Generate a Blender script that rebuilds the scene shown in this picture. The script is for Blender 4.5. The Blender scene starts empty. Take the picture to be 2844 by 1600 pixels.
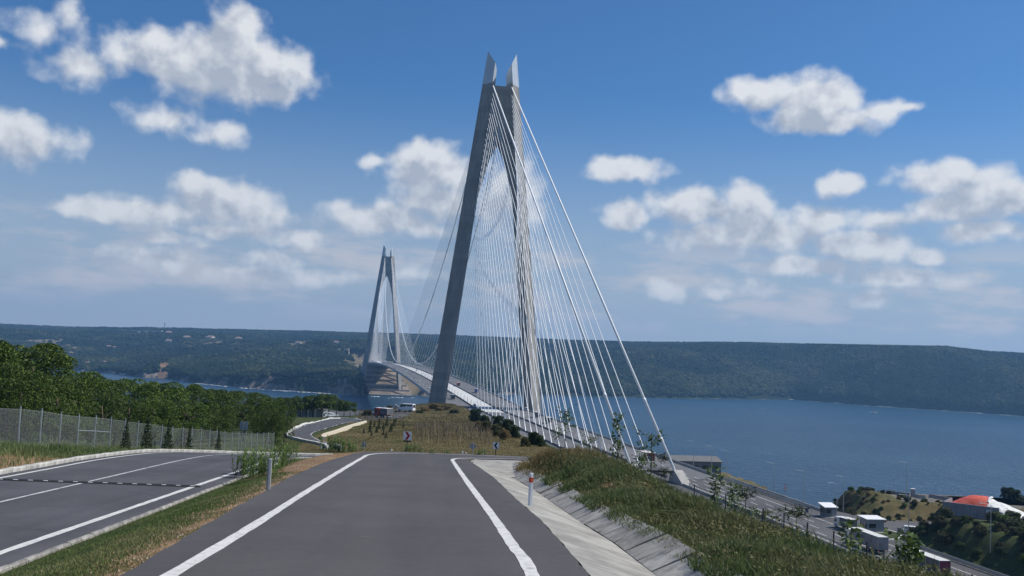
import bpy, math, random
import numpy as np
from mathutils import Vector, Matrix

# ------------------------------------------------------------------ camera
scene = bpy.context.scene
COL = scene.collection
RAD = math.radians
FPX, CAMZ, CX, CY = 2628.0, 108.4, 1422.0, 800.0        # focal length in px of the 2844x1600 photo, eye height over the sea
ROLL = RAD(2.7)
PITCH = math.atan((971.97 - 800) / FPX)
_f = np.array([0, math.cos(PITCH), math.sin(PITCH)]); _r = np.array([1., 0, 0]); _u = np.cross(_r, _f)
CAM_R = _r * math.cos(ROLL) + _u * math.sin(ROLL)
CAM_U = _u * math.cos(ROLL) - _r * math.sin(ROLL)
CAM_F = _f
CAM_P = np.array([0, 0, CAMZ])
cd = bpy.data.cameras.new('camera')
cd.sensor_width = 36.0; cd.lens = 36.0 * FPX / 2844.0
cd.clip_start = 0.1; cd.clip_end = 60000
cam = bpy.data.objects.new('camera', cd); COL.objects.link(cam)
m = Matrix.Identity(4)
for i in range(3):
    m[i][0], m[i][1], m[i][2], m[i][3] = CAM_R[i], CAM_U[i], -CAM_F[i], CAM_P[i]
cam.matrix_world = m
scene.camera = cam

# ------------------------------------------------------------------ exposure and render settings
scene.view_settings.view_transform = 'Standard'
scene.view_settings.look = 'None'
scene.view_settings.exposure = 0.0
scene.view_settings.gamma = 1.0
scene.view_settings.use_curve_mapping = False
scene.render.engine = 'CYCLES'
cy = scene.cycles
cy.use_denoising = True
cy.max_bounces = 6; cy.diffuse_bounces = 2; cy.glossy_bounces = 2; cy.transmission_bounces = 3
cy.volume_bounces = 0; cy.transparent_max_bounces = 16
cy.sample_clamp_indirect = 4.0

# ------------------------------------------------------------------ sun
SUN_AZ, SUN_EL = RAD(12.0), RAD(48.0)         # measured from +X towards +Y
SUN = Vector((math.cos(SUN_EL) * math.cos(SUN_AZ), math.cos(SUN_EL) * math.sin(SUN_AZ), math.sin(SUN_EL)))
sl = bpy.data.lights.new('sun', 'SUN'); sl.energy = 5.0; sl.angle = RAD(0.5); sl.color = (1.0, 0.95, 0.87)
so = bpy.data.objects.new('sun', sl); COL.objects.link(so)
so.rotation_euler = SUN.to_track_quat('Z', 'Y').to_euler()
so.location = (300, 100, 600)

# ------------------------------------------------------------------ world: Nishita sky with cumulus
def px_dir(px, py):
    d = CAM_F + CAM_R * (px - CX) / FPX - CAM_U * (py - CY) / FPX
    return d / np.linalg.norm(d)
def px_azel(px, py):
    d = px_dir(px, py)
    return math.degrees(math.atan2(d[0], d[1])), math.degrees(math.asin(d[2]))

world = bpy.data.worlds.new('World'); scene.world = world; world.use_nodes = True
WN = world.node_tree; WN.nodes.clear()
class NG:
    def __init__(s, nt): s.nt = nt
    def n(s, t, **k):
        nd = s.nt.nodes.new(t)
        for a, b in k.items(): setattr(nd, a, b)
        return nd
    def link(s, a, b): s.nt.links.new(a, b)
    def put(s, sock, v):
        if hasattr(v, 'is_output'): s.link(v, sock)
        else: sock.default_value = v
    def m(s, op, a, b=None, c=None, clamp=False):
        nd = s.n('ShaderNodeMath', operation=op, use_clamp=clamp)
        s.put(nd.inputs[0], a)
        if b is not None: s.put(nd.inputs[1], b)
        if c is not None: s.put(nd.inputs[2], c)
        return nd.outputs[0]
    def v(s, op, a, b=None, c=None):
        nd = s.n('ShaderNodeVectorMath', operation=op)
        s.put(nd.inputs[0], a)
        if b is not None: s.put(nd.inputs[1], b)
        if c is not None: s.put(nd.inputs[2], c)
        return nd.outputs['Value'] if op in ('LENGTH', 'DOT_PRODUCT') else nd.outputs['Vector']
    def ramp(s, x, a, b, lo=0.0, hi=1.0, smooth=True):
        nd = s.n('ShaderNodeMapRange', interpolation_type='SMOOTHSTEP' if smooth else 'LINEAR')
        s.put(nd.inputs[0], x); s.put(nd.inputs[1], a); s.put(nd.inputs[2], b); s.put(nd.inputs[3], lo); s.put(nd.inputs[4], hi)
        return nd.outputs[0]
    def mix(s, f, a, b):
        nd = s.n('ShaderNodeMix', data_type='RGBA')
        s.put(nd.inputs[0], f); s.put(nd.inputs[6], a); s.put(nd.inputs[7], b)
        return nd.outputs[2]
    def noise(s, vec, scale, detail=4, rough=.55, dist=0.0, dim='3D'):
        nd = s.n('ShaderNodeTexNoise', noise_dimensions=dim)
        s.link(vec, nd.inputs['Vector']); nd.inputs['Scale'].default_value = scale
        nd.inputs['Detail'].default_value = detail; nd.inputs['Roughness'].default_value = rough
        nd.inputs['Distortion'].default_value = dist
        return nd.outputs['Fac']
    def noisec(s, vec, scale, detail=3):
        nd = s.n('ShaderNodeTexNoise'); s.link(vec, nd.inputs['Vector'])
        nd.inputs['Scale'].default_value = scale; nd.inputs['Detail'].default_value = detail
        return nd.outputs['Color']

# cumulus seen in the photo: centre and half axes in photo pixels, weight
CLOUDS = [
 (620,185,215,92,1.0),(655,85,72,72,1.0),(770,195,95,62,1.0),(440,150,110,62,.85),(700,245,140,34,.9),
 (225,180,80,58,.62),(120,88,75,40,.45),(205,45,45,35,.4),(320,150,70,50,.45),(20,118,40,16,.4),
 (455,325,88,36,.62),(605,374,66,30,.5),(55,385,125,58,.85),
 (620,556,150,58,1.0),(560,520,70,36,.9),(255,582,85,30,.9),(410,590,150,38,.85),(720,600,85,40,.8),(640,642,220,20,.6),(820,664,90,26,.6),(450,662,100,20,.6),
 (1195,470,125,72,1.0),(1045,455,42,15,.6),(1205,560,115,52,.9),(1060,605,150,46,.95),(960,585,60,36,.9),(1150,632,140,24,.6),
 (1415,545,105,95,.75),
 (2265,275,105,70,1.0),(2120,262,112,42,.9),(2275,335,150,38,1.0),(2435,308,85,24,.8),(2530,300,32,13,.6),
 (1740,470,110,34,.9),(1690,455,50,30,.8),(2325,512,60,36,.9),
 (1735,592,72,44,.95),(1930,575,120,56,1.0),(2072,572,76,60,1.0),(2130,645,120,55,.95),(1990,662,140,42,.85),
 (2270,625,78,50,1.0),(2390,680,135,42,.95),(2240,738,140,28,.8),(2490,772,160,28,.75),
 (2640,495,130,42,.95),(2790,545,150,48,.95),(2660,580,115,40,.85),(2730,640,115,28,.8),(2570,710,42,24,.7),(2470,610,110,38,.55),
 (1845,800,62,32,.6),(1990,815,75,20,.6),(2090,800,70,30,.55),(2440,832,60,24,.6),(770,730,90,24,.55),(880,770,120,24,.55),
 (430,718,100,32,.6),(700,770,110,28,.6),(1150,760,100,22,.4),
]
def build_world():
    g = NG(WN)
    out = g.n('ShaderNodeOutputWorld'); bg = g.n('ShaderNodeBackground')
    sky = g.n('ShaderNodeTexSky', sky_type='NISHITA', sun_disc=False)
    sky.sun_elevation = SUN_EL; sky.sun_rotation = RAD(90) - SUN_AZ
    sky.altitude = 100; sky.air_density = 1.0; sky.dust_density = SKY_DUST; sky.ozone_density = SKY_OZONE
    tc = g.n('ShaderNodeTexCoord'); d = tc.outputs['Generated']
    sp = g.n('ShaderNodeSeparateXYZ'); g.link(d, sp.inputs[0])
    az = g.m('MULTIPLY', g.m('ARCTAN2', sp.outputs[0], sp.outputs[1]), 57.29578)
    el = g.m('MULTIPLY', g.m('ARCSINE', sp.outputs[2]), 57.29578)
    cb = g.n('ShaderNodeCombineXYZ'); g.put(cb.inputs[0], az); g.put(cb.inputs[1], el); g.put(cb.inputs[2], 0.0)
    P = cb.outputs[0]
    warp = g.v('MULTIPLY', g.v('SUBTRACT', g.noisec(P, .45, 2.5), (.5, .5, .5)), (1.7, 1.0, 0))
    def field(off, fine):
        Q = g.v('ADD', g.v('ADD', P, warp), off)
        cur = None
        for (cx, cyy, rx, ry, w) in CLOUDS:
            a, e = px_azel(cx, cyy)
            sx, sy = 2628 / 57.296 / rx / 1.22, 2628 / 57.296 / ry / 1.22
            dd = g.v('LENGTH', g.v('MULTIPLY_ADD', Q, (sx, sy, 0), (-a * sx, -e * sy, 0)))
            f = g.m('MULTIPLY_ADD', dd, -w, w * 1.0)
            cur = f if cur is None else g.m('SMOOTH_MAX', cur, f, .2)
        # the same kind of sky goes on outside the frame
        far = g.noise(g.v('MULTIPLY', Q, (.055, .14, 1)), 1.0, 2, .5)
        away = g.ramp(g.m('ABSOLUTE', az), 31.0, 37.0)
        cur = g.m('MAXIMUM', cur, g.m('SUBTRACT', g.m('MULTIPLY', g.m('MULTIPLY_ADD', far, 5.0, -3.05), away), g.m('SUBTRACT', 1.0, away)))
        return cur
    fine = g.noise(P, .7, 7, .47)
    fine2 = g.noise(g.v('ADD', P, (.5, .7, 0)), .75, 4, .5)
    F1 = field((0, 0, 0), True)
    F2 = field((.55, 1.15, 0), False)
    dens = g.m('ADD', F1, g.m('MULTIPLY_ADD', fine, 1.05, -.53))
    alpha = g.ramp(dens, -.08, .50)
    # light from the upper right: what lies between the point and the sun darkens it
    occ = g.m('ADD', F2, g.m('MULTIPLY_ADD', fine2, 1.3, -.65))
    lit = g.ramp(occ, -.05, .70, 1.0, 0.0, smooth=False)
    puff = g.m('SUBTRACT', fine, fine2)
    shade = g.m('ADD', g.m('MULTIPLY_ADD', lit, .90, .06), g.m('MULTIPLY', puff, 1.35), clamp=True)
    ccol = g.mix(shade, CLOUD_DARK + (1,), CLOUD_LIT + (1,))
    # low, flat, hazy banks near the horizon
    lown = g.noise(g.v('MULTIPLY', g.v('ADD', P, g.v('MULTIPLY', warp, (.6, .25, 0))), (.13, .5, 1)), 1.0, 7, .6)
    band = g.m('MULTIPLY', g.ramp(el, 1.0, 2.6), g.ramp(el, 8.0, 4.6))
    lowa = g.m('MULTIPLY', g.m('MULTIPLY', g.ramp(lown, .44, .62), band), .85)
    # haze whitens the sky towards the horizon
    hz = g.ramp(el, 16.0, 0.0, 0.0, .90)
    skyc = g.v('MULTIPLY', sky.outputs[0], SKY_TINT)
    skyc = g.mix(hz, skyc, SKY_HAZE + (1,))
    c = g.mix(lowa, skyc, CLOUD_LOW + (1,))
    ccol = g.mix(g.m('MULTIPLY', hz, .35), ccol, SKY_HAZE + (1,))
    c = g.mix(g.m('MULTIPLY', alpha, g.ramp(el, .3, 4.0, .35, .96)), c, ccol)
    # below the horizon the colour of the sea
    g.link(c, bg.inputs[0]); bg.inputs[1].default_value = SKY_STRENGTH
    g.link(bg.outputs[0], out.inputs[0])
    world.cycles.sampling_method = 'MANUAL'; world.cycles.sample_map_resolution = 512
SKY_STRENGTH = .1
SKY_DUST, SKY_OZONE = .6, 3.0
SKY_TINT = (.40, .70, .98)
SKY_HAZE = (4.1, 4.75, 5.7)
CLOUD_LIT, CLOUD_DARK, CLOUD_LOW = (7.9, 8.1, 8.4), (4.2, 4.7, 5.6), (5.6, 5.7, 6.2)
build_world()

# ------------------------------------------------------------------ helpers
rng = np.random.default_rng(7)
random.seed(7)
def ray(px, py): return CAM_F + CAM_R * (px - CX) / FPX - CAM_U * (py - CY) / FPX
def atz(px, py, z):
    d = ray(px, py); p = CAM_P + d * ((z - CAMZ) / d[2]); return float(p[0]), float(p[1])
def aty(px, py, Y):
    d = ray(px, py); p = CAM_P + d * (Y / d[1]); return p
def sm(a, b, x):
    t = np.clip((np.asarray(x, float) - a) / (b - a), 0, 1); return t * t * (3 - 2 * t)
def ip(x, pts):
    a = np.array(pts, float); return np.interp(x, a[:, 0], a[:, 1])
def vnoise(x, y, s=1.0, seed=0):
    """smooth value noise in numpy, 0..1"""
    x = np.asarray(x, float) / s; y = np.asarray(y, float) / s
    xi, yi = np.floor(x), np.floor(y); fx, fy = x - xi, y - yi
    fx = fx * fx * (3 - 2 * fx); fy = fy * fy * (3 - 2 * fy)
    def h(i, j):
        n = np.sin(i * 127.1 + j * 311.7 + seed * 74.7) * 43758.5453
        return n - np.floor(n)
    return (h(xi, yi) * (1 - fx) + h(xi + 1, yi) * fx) * (1 - fy) + (h(xi, yi + 1) * (1 - fx) + h(xi + 1, yi + 1) * fx) * fy
def fbm(x, y, s, o=4, seed=0):
    t = 0; a = .5; n = 0
    for k in range(o):
        t = t + a * vnoise(x, y, s / 2 ** k, seed + k * 13); n += a; a *= .5
    return t / n

def tag(o, label=None, cat=None, group=None, kind=None):
    if label: o['label'] = label
    if cat: o['category'] = cat
    if group: o['group'] = group
    if kind: o['kind'] = kind
    return o
def empty(name, loc, label=None, cat=None, group=None, rz=0, scale=1):
    o = bpy.data.objects.new(name, None); COL.objects.link(o)
    o.empty_display_size = .5
    o.location = loc; o.rotation_euler = (0, 0, rz); o.scale = (scale,) * 3
    return tag(o, label, cat, group)
def obj(name, me, parent=None, mat=None):
    o = bpy.data.objects.new(name, me); COL.objects.link(o)
    if parent is not None: o.parent = parent
    if mat is not None and len(me.materials) == 0: me.materials.append(mat)
    return o
def copy_tree(src, parent=None):
    c = src.copy(); COL.objects.link(c); c.parent = parent
    for ch in src.children: copy_tree(ch, c)
    return c

class MB:
    def __init__(s): s.v = []; s.f = []
    def add(s, vs, fs):
        k = len(s.v); s.v += [tuple(map(float, q)) for q in vs]; s.f += [tuple(i + k for i in q) for q in fs]; return s
    def box(s, c, d, rz=0.0, taper=(1, 1), ry=0.0):
        x, y, z = d[0] / 2, d[1] / 2, d[2] / 2; vs = []
        for k, (sx, sy, sz) in enumerate(((-1,-1,-1),(1,-1,-1),(1,1,-1),(-1,1,-1),(-1,-1,1),(1,-1,1),(1,1,1),(-1,1,1))):
            a, b, e = sx * x, sy * y, sz * z
            if sz > 0: a *= taper[0]; b *= taper[1]
            if ry: a, e = a * math.cos(ry) + e * math.sin(ry), -a * math.sin(ry) + e * math.cos(ry)
            vs.append((c[0] + a * math.cos(rz) - b * math.sin(rz), c[1] + a * math.sin(rz) + b * math.cos(rz), c[2] + e))
        return s.add(vs, ((0,3,2,1),(4,5,6,7),(0,1,5,4),(1,2,6,5),(2,3,7,6),(3,0,4,7)))
    def tube(s, pts, rad, n=6, caps=True):
        pts = [Vector(p) for p in pts]; rad = rad if hasattr(rad, '__len__') else [rad] * len(pts)
        rings = []
        for i, p in enumerate(pts):
            t = (pts[min(i + 1, len(pts) - 1)] - pts[max(i - 1, 0)]).normalized()
            a = t.cross(Vector((0, 0, 1)))
            if a.length < 1e-4: a = Vector((1, 0, 0))
            a.normalize(); b = t.cross(a)
            rings.append([p + (a * math.cos(2 * math.pi * k / n) + b * math.sin(2 * math.pi * k / n)) * rad[i] for k in range(n)])
        vs = [q for r in rings for q in r]; fs = []
        for i in range(len(rings) - 1):
            for k in range(n):
                fs.append((i * n + k, i * n + (k + 1) % n, (i + 1) * n + (k + 1) % n, (i + 1) * n + k))
        if caps: fs.append(tuple(range(n - 1, -1, -1))); fs.append(tuple((len(rings) - 1) * n + k for k in range(n)))
        return s.add(vs, fs)
    def loft(s, rings, caps=True, closed=True):
        n = len(rings[0]); vs = [q for r in rings for q in r]; fs = []
        for i in range(len(rings) - 1):
            for k in range(n if closed else n - 1):
                fs.append((i * n + k, i * n + (k + 1) % n, (i + 1) * n + (k + 1) % n, (i + 1) * n + k))
        if caps and closed: fs.append(tuple(range(n - 1, -1, -1))); fs.append(tuple((len(rings) - 1) * n + k for k in range(n)))
        return s.add(vs, fs)
    def prism(s, poly, y0, y1, inset=0):
        """side profile in x,z extruded along y"""
        n = len(poly)
        return s.loft([[(x, y0, z) for x, z in poly], [(x, y1, z) for x, z in poly]])
    def wheel(s, c, r, w, n=14):
        vs = []; fs = []
        for sgn in (-1, 1):
            for k in range(n):
                a = 2 * math.pi * k / n; vs.append((c[0] + r * math.cos(a), c[1] + sgn * w / 2, c[2] + r * math.sin(a)))
        for k in range(n): fs.append((k, (k + 1) % n, n + (k + 1) % n, n + k))
        fs.append(tuple(range(n))); fs.append(tuple(range(2 * n - 1, n - 1, -1)))
        return s.add(vs, fs)
    def mesh(s, name, mat=None, smooth=False):
        me = bpy.data.meshes.new(name); me.from_pydata(s.v, [], s.f); me.update()
        if mat: me.materials.append(mat)
        if smooth: me.polygons.foreach_set('use_smooth', [True] * len(me.polygons))
        return me
    def build(s, name, mat, parent=None, smooth=False):
        return obj(name, s.mesh(name, mat, smooth), parent)
def np_mesh(name, V, Fc, mat=None, smooth=False):
    V = np.asarray(V, np.float32); Fc = np.asarray(Fc, np.int32); n = Fc.shape[1]
    me = bpy.data.meshes.new(name)
    me.vertices.add(len(V)); me.vertices.foreach_set('co', V.ravel())
    me.loops.add(Fc.size); me.loops.foreach_set('vertex_index', Fc.ravel())
    me.polygons.add(len(Fc)); me.polygons.foreach_set('loop_start', np.arange(0, Fc.size, n, dtype=np.int32))
    if smooth: me.polygons.foreach_set('use_smooth', np.ones(len(Fc), bool))
    me.update(calc_edges=True); me.validate()
    if mat: me.materials.append(mat)
    return me

# ------------------------------------------------------------------ materials
def material(name, col, rough=.8, var=.0, scale=3.0, bump=0.0, bscale=20.0, metal=0.0, spec=.3, coords='obj', col2=None, rnd=0.0, bdist=.02, trans=0.0, stain=None):
    mt = bpy.data.materials.new(name); mt.use_nodes = True; nt = mt.node_tree; nt.nodes.clear(); g = NG(nt)
    out = g.n('ShaderNodeOutputMaterial'); b = g.n('ShaderNodeBsdfPrincipled')
    b.inputs['Roughness'].default_value = rough; b.inputs['Metallic'].default_value = metal
    b.inputs['Specular IOR Level'].default_value = spec
    if coords == 'obj': P = g.n('ShaderNodeTexCoord').outputs['Object']
    else: P = g.n('ShaderNodeNewGeometry').outputs['Position']
    c1 = tuple(col) + (1,); c = None
    if var or col2:
        c2 = tuple(col2) + (1,) if col2 else tuple(max(0, x * (1 - var)) for x in col) + (1,)
        if not col2: c1 = tuple(min(1, x * (1 + var)) for x in col) + (1,)
        c = g.mix(g.ramp(g.noise(P, scale, 6, .6), .32, .68), c1, c2)
    if stain:
        sc, scl, amt = stain
        base = c if c is not None else c1
        c = g.mix(g.m('MULTIPLY', g.ramp(g.noise(P, scl, 5, .65, .5), .5, .72), amt), base, tuple(sc) + (1,))
    if rnd:
        isl = g.n('ShaderNodeObjectInfo').outputs['Random']
        h = g.n('ShaderNodeHueSaturation'); g.put(h.inputs['Color'], c if c is not None else c1)
        g.put(h.inputs['Value'], g.ramp(isl, 0, 1, 1 - rnd, 1 + rnd, smooth=False)); c = h.outputs[0]
    if c is not None: g.link(c, b.inputs['Base Color'])
    else: b.inputs['Base Color'].default_value = c1
    if bump:
        bp = g.n('ShaderNodeBump'); bp.inputs['Strength'].default_value = bump; bp.inputs['Distance'].default_value = bdist
        g.link(g.noise(P, bscale, 5, .6), bp.inputs['Height']); g.link(bp.outputs[0], b.inputs['Normal'])
    g.link(b.outputs[0], out.inputs[0])
    return mt
def leaf_material(name, cols, trans=.3, rough=.6, patch=None):
    """foliage: every leaf or blade its own tone"""
    mt = bpy.data.materials.new(name); mt.use_nodes = True; nt = mt.node_tree; nt.nodes.clear(); g = NG(nt)
    out = g.n('ShaderNodeOutputMaterial'); b = g.n('ShaderNodeBsdfPrincipled'); t = g.n('ShaderNodeBsdfTranslucent'); mx = g.n('ShaderNodeMixShader')
    geo = g.n('ShaderNodeNewGeometry')
    cr = g.n('ShaderNodeValToRGB'); cr.color_ramp.interpolation = 'LINEAR'
    while len(cr.color_ramp.elements) < len(cols): cr.color_ramp.elements.new(.5)
    for k, cc in enumerate(cols):
        cr.color_ramp.elements[k].position = k / max(1, len(cols) - 1); cr.color_ramp.elements[k].color = tuple(cc) + (1,)
    f = geo.outputs['Random Per Island']
    if patch:
        pn = g.noise(geo.outputs['Position'], patch, 4, .6)
        f = g.m('ADD', g.m('MULTIPLY', f, .45), g.ramp(pn, .3, .7, 0, .55))
    g.link(f, cr.inputs[0])
    oi = g.n('ShaderNodeObjectInfo'); h = g.n('ShaderNodeHueSaturation'); g.link(cr.outputs[0], h.inputs['Color'])
    g.put(h.inputs['Value'], g.ramp(oi.outputs['Random'], 0, 1, .8, 1.2, smooth=False))
    g.link(h.outputs[0], b.inputs['Base Color']); g.link(h.outputs[0], t.inputs['Color'])
    b.inputs['Roughness'].default_value = rough; b.inputs['Specular IOR Level'].default_value = .25
    mx.inputs[0].default_value = trans
    g.link(b.outputs[0], mx.inputs[1]); g.link(t.outputs[0], mx.inputs[2]); g.link(mx.outputs[0], out.inputs[0])
    return mt
MAT = {}
MAT['white'] = material('white_paint_metal', (.78, .78, .77), .45)
MAT['steel'] = material('galvanised_steel', (.42, .44, .45), .45, .15, 8, metal=.6)
MAT['dark_steel'] = material('dark_steel', (.06, .065, .07), .5)
MAT['dark_wood'] = material('dark_wood', (.06, .05, .04), .85, .3, 6)
MAT['rubber'] = material('rubber', (.02, .02, .021), .75)
MAT['glass'] = material('tinted_glass', (.02, .025, .03), .08, spec=.6)
MAT['concrete'] = material('concrete', (.40, .39, .36), .9, .14, .25, .4, 3.0, coords='obj', stain=((.2, .19, .17), .6, .5))
MAT['kerb'] = material('kerb_concrete', (.42, .41, .375), .9, .22, 4, .4, 30, stain=((.2, .185, .16), 1.2, .75), rnd=.16)
MAT['ditch_strip'] = material('ditch_concrete_pale', (.29, .28, .255), .92, .24, .9, .5, 12, coords='pos', stain=((.19, .175, .15), .8, .7), rnd=.06)  # concrete of the strip along the road and the end apron
MAT['ditch'] = material('ditch_concrete', (.33, .315, .285), .92, .24, 1.6, .6, 9, coords='pos', stain=((.10, .095, .085), 1.3, .85), rnd=.12)
def asphalt(name, col, tone, track, seams):
    mt = bpy.data.materials.new(name); mt.use_nodes = True; nt = mt.node_tree; nt.nodes.clear(); g = NG(nt)
    out = g.n('ShaderNodeOutputMaterial'); b = g.n('ShaderNodeBsdfPrincipled'); b.inputs['Specular IOR Level'].default_value = .3
    P = g.n('ShaderNodeNewGeometry').outputs['Position']
    Q = g.v('MULTIPLY', g.v('ADD', P, (0, 0, 0)), (1, 1, 0))
    sh = g.n('ShaderNodeSeparateXYZ'); g.link(Q, sh.inputs[0])
    lat = g.m('ADD', sh.outputs[0], g.m('MULTIPLY', sh.outputs[1], .082))      # across the lane
    cb = g.n('ShaderNodeCombineXYZ'); g.put(cb.inputs[0], g.m('MULTIPLY', lat, 1.0)); g.put(cb.inputs[1], g.m('MULTIPLY', sh.outputs[1], .035)); g.put(cb.inputs[2], 0.0)
    tr = g.noise(cb.outputs[0], .75, 4, .55)
    grain = g.noise(P, 55, 3, .7); mid = g.noise(P, 5, 5, .65); big = g.noise(P, .28, 5, .6)
    v = g.m('ADD', 1.0, g.m('MULTIPLY_ADD', grain, .9, -.45))
    v = g.m('MULTIPLY', v, g.ramp(tr, .3, .7, 1 - track, 1 + track))
    v = g.m('MULTIPLY', v, g.ramp(big, .3, .7, 1 - tone, 1 + tone)); v = g.m('MULTIPLY', v, g.ramp(mid, .25, .75, .93, 1.07))
    # dust that gathers in patches, dark drips
    c = g.v('MULTIPLY', tuple(col), (1, 1, 1)); cc = g.n('ShaderNodeVectorMath', operation='SCALE'); g.put(cc.inputs[0], tuple(col)); g.put(cc.inputs['Scale'], v)
    c = g.mix(g.m('MULTIPLY', g.ramp(g.noise(P, 1.7, 5, .7), .60, .78), .35), cc.outputs[0], (.16, .145, .125, 1))
    c = g.mix(g.m('MULTIPLY', g.ramp(g.noise(g.v('ADD', P, (31, 7, 0)), .9, 6, .72), .66, .72), .3), c, (.035, .034, .035, 1))
    if seams:
        vo = g.n('ShaderNodeTexVoronoi', feature='DISTANCE_TO_EDGE'); g.link(g.v('ADD', P, g.v('MULTIPLY', g.noisec(P, .8, 3), (1.2, 1.2, 0))), vo.inputs['Vector']); vo.inputs['Scale'].default_value = .16
        c = g.mix(g.m('MULTIPLY', g.ramp(vo.outputs['Distance'], .006, .0), seams), c, (.03, .03, .031, 1))
    g.link(c, b.inputs['Base Color']); g.put(b.inputs['Roughness'], g.ramp(tr, .3, .7, .78, .92))
    bp = g.n('ShaderNodeBump'); bp.inputs['Strength'].default_value = .55; bp.inputs['Distance'].default_value = .008
    g.link(grain, bp.inputs['Height']); g.link(bp.outputs[0], b.inputs['Normal']); g.link(b.outputs[0], out.inputs[0]); return mt
MAT['road_new'] = asphalt('asphalt_new', (.074, .070, .071), .09, .10, 0.0)
MAT['road_old'] = asphalt('asphalt_old', (.074, .074, .080), .14, .12, .6)
MAT['road_far'] = material('asphalt_far', (.085, .083, .085), .9, .15, .08, coords='pos', stain=((.125, .12, .118), .05, .6))
MAT['paint'] = material('road_paint', (.58, .575, .55), .75, .12, 7, coords='pos', bump=.3, bscale=60, bdist=.004, stain=((.26, .255, .25), 3.6, .65))
MAT['paint_worn'] = material('road_paint_worn', (.5, .5, .5), .75, .12, 4, coords='pos', stain=((.16, .16, .165), 1.6, .8))
MAT['red'] = material('red_paint', (.45, .03, .035), .5)
MAT['black'] = material('black_paint', (.02, .02, .022), .5)
MAT['orange'] = material('orange_reflector', (.6, .1, .04), .4)
MAT['tarp'] = material('orange_red_tarpaulin', (.58, .095, .055), .6, .12, .5, .5, .8, bdist=.25, stain=((.68, .2, .13), .35, .5))
MAT['salt'] = material('salt_sheet', (.62, .62, .60), .7, .25, .7, .8, .9, bdist=.4)
MAT['trunk'] = material('bark', (.10, .075, .055), .95, .35, 3, .6, 8)
MAT['soil'] = material('red_soil', (.23, .12, .06), .95, .25, 1.5)

# ------------------------------------------------------------------ bridge frame of reference
P0 = np.array([-15.2, 681.5]); P1 = np.array([-274.7, 2065.4])
SPAN = float(np.linalg.norm(P0 - P1))
AX = (P0 - P1) / SPAN                     # along the bridge, towards the camera
RX = np.array([-AX[1], AX[0]])            # to the right
DECK = 66.0
def deck_z(s):
    s = np.asarray(s, float); q = (s + SPAN / 2) / (SPAN / 2)
    return DECK + np.where(np.abs(q) < 1, 10 * (1 - q * q), 0.0)
def W(s, u, z): p = P0 + AX * s + RX * u; return (float(p[0]), float(p[1]), float(z))
def su(x, y):
    d0, d1 = x - P0[0], y - P0[1]; return d0 * AX[0] + d1 * AX[1], d0 * RX[0] + d1 * RX[1]

# ------------------------------------------------------------------ the near hill
GO, CO = .078, 2.4          # grade and offset of the new road, falling away from the eye
GF, CF = .068, 3.42         # the old road and the field beyond
def z_new(y): return CAMZ - CO - GO * np.asarray(y, float)
def z_old(y):
    y = np.asarray(y, float)
    dip = .55 * sm(59, 78, y) * (1 - sm(95, 130, y))
    return np.where(y < 300, CAMZ - CF - GF * y - dip, ip(y, [(300, 84.58), (350, 81.4), (420, 78.2), (480, 75.6), (560, 72)]))
def unp(pts, c, g):
    r = []
    for px, py in pts:
        d = ray(px, py); t = -c / (d[2] + g * d[1]); p = CAM_P + d * t; r.append((float(p[0]), float(p[1])))
    return r
XL = [(-40, -1.2), (0, -4.3), (13.8, -5.4), (21.6, -6.4), (36.8, -8.2), (49.3, -9.3), (64.7, -10.1), (80, -10.1)]     # (y, x) edges of the new road
XR = [(-40, 3.6), (0, 2.1), (15.8, 1.5), (19.6, 1.3), (25, 1.0), (30.7, .5), (43.5, -.45), (57.9, -1.9), (80, -2.4)]
K_IN = [(-7.9 - .095 * q, q) for q in (-40, 0, 20, 40, 52, 60)] + [(-13.75, 66), (-12.0, 71), (-8.2, 74.6), (-3.5, 76.6), (3, 77.9), (14, 78.8)]
XK = sorted([(q[1], q[0]) for q in K_IN])
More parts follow.
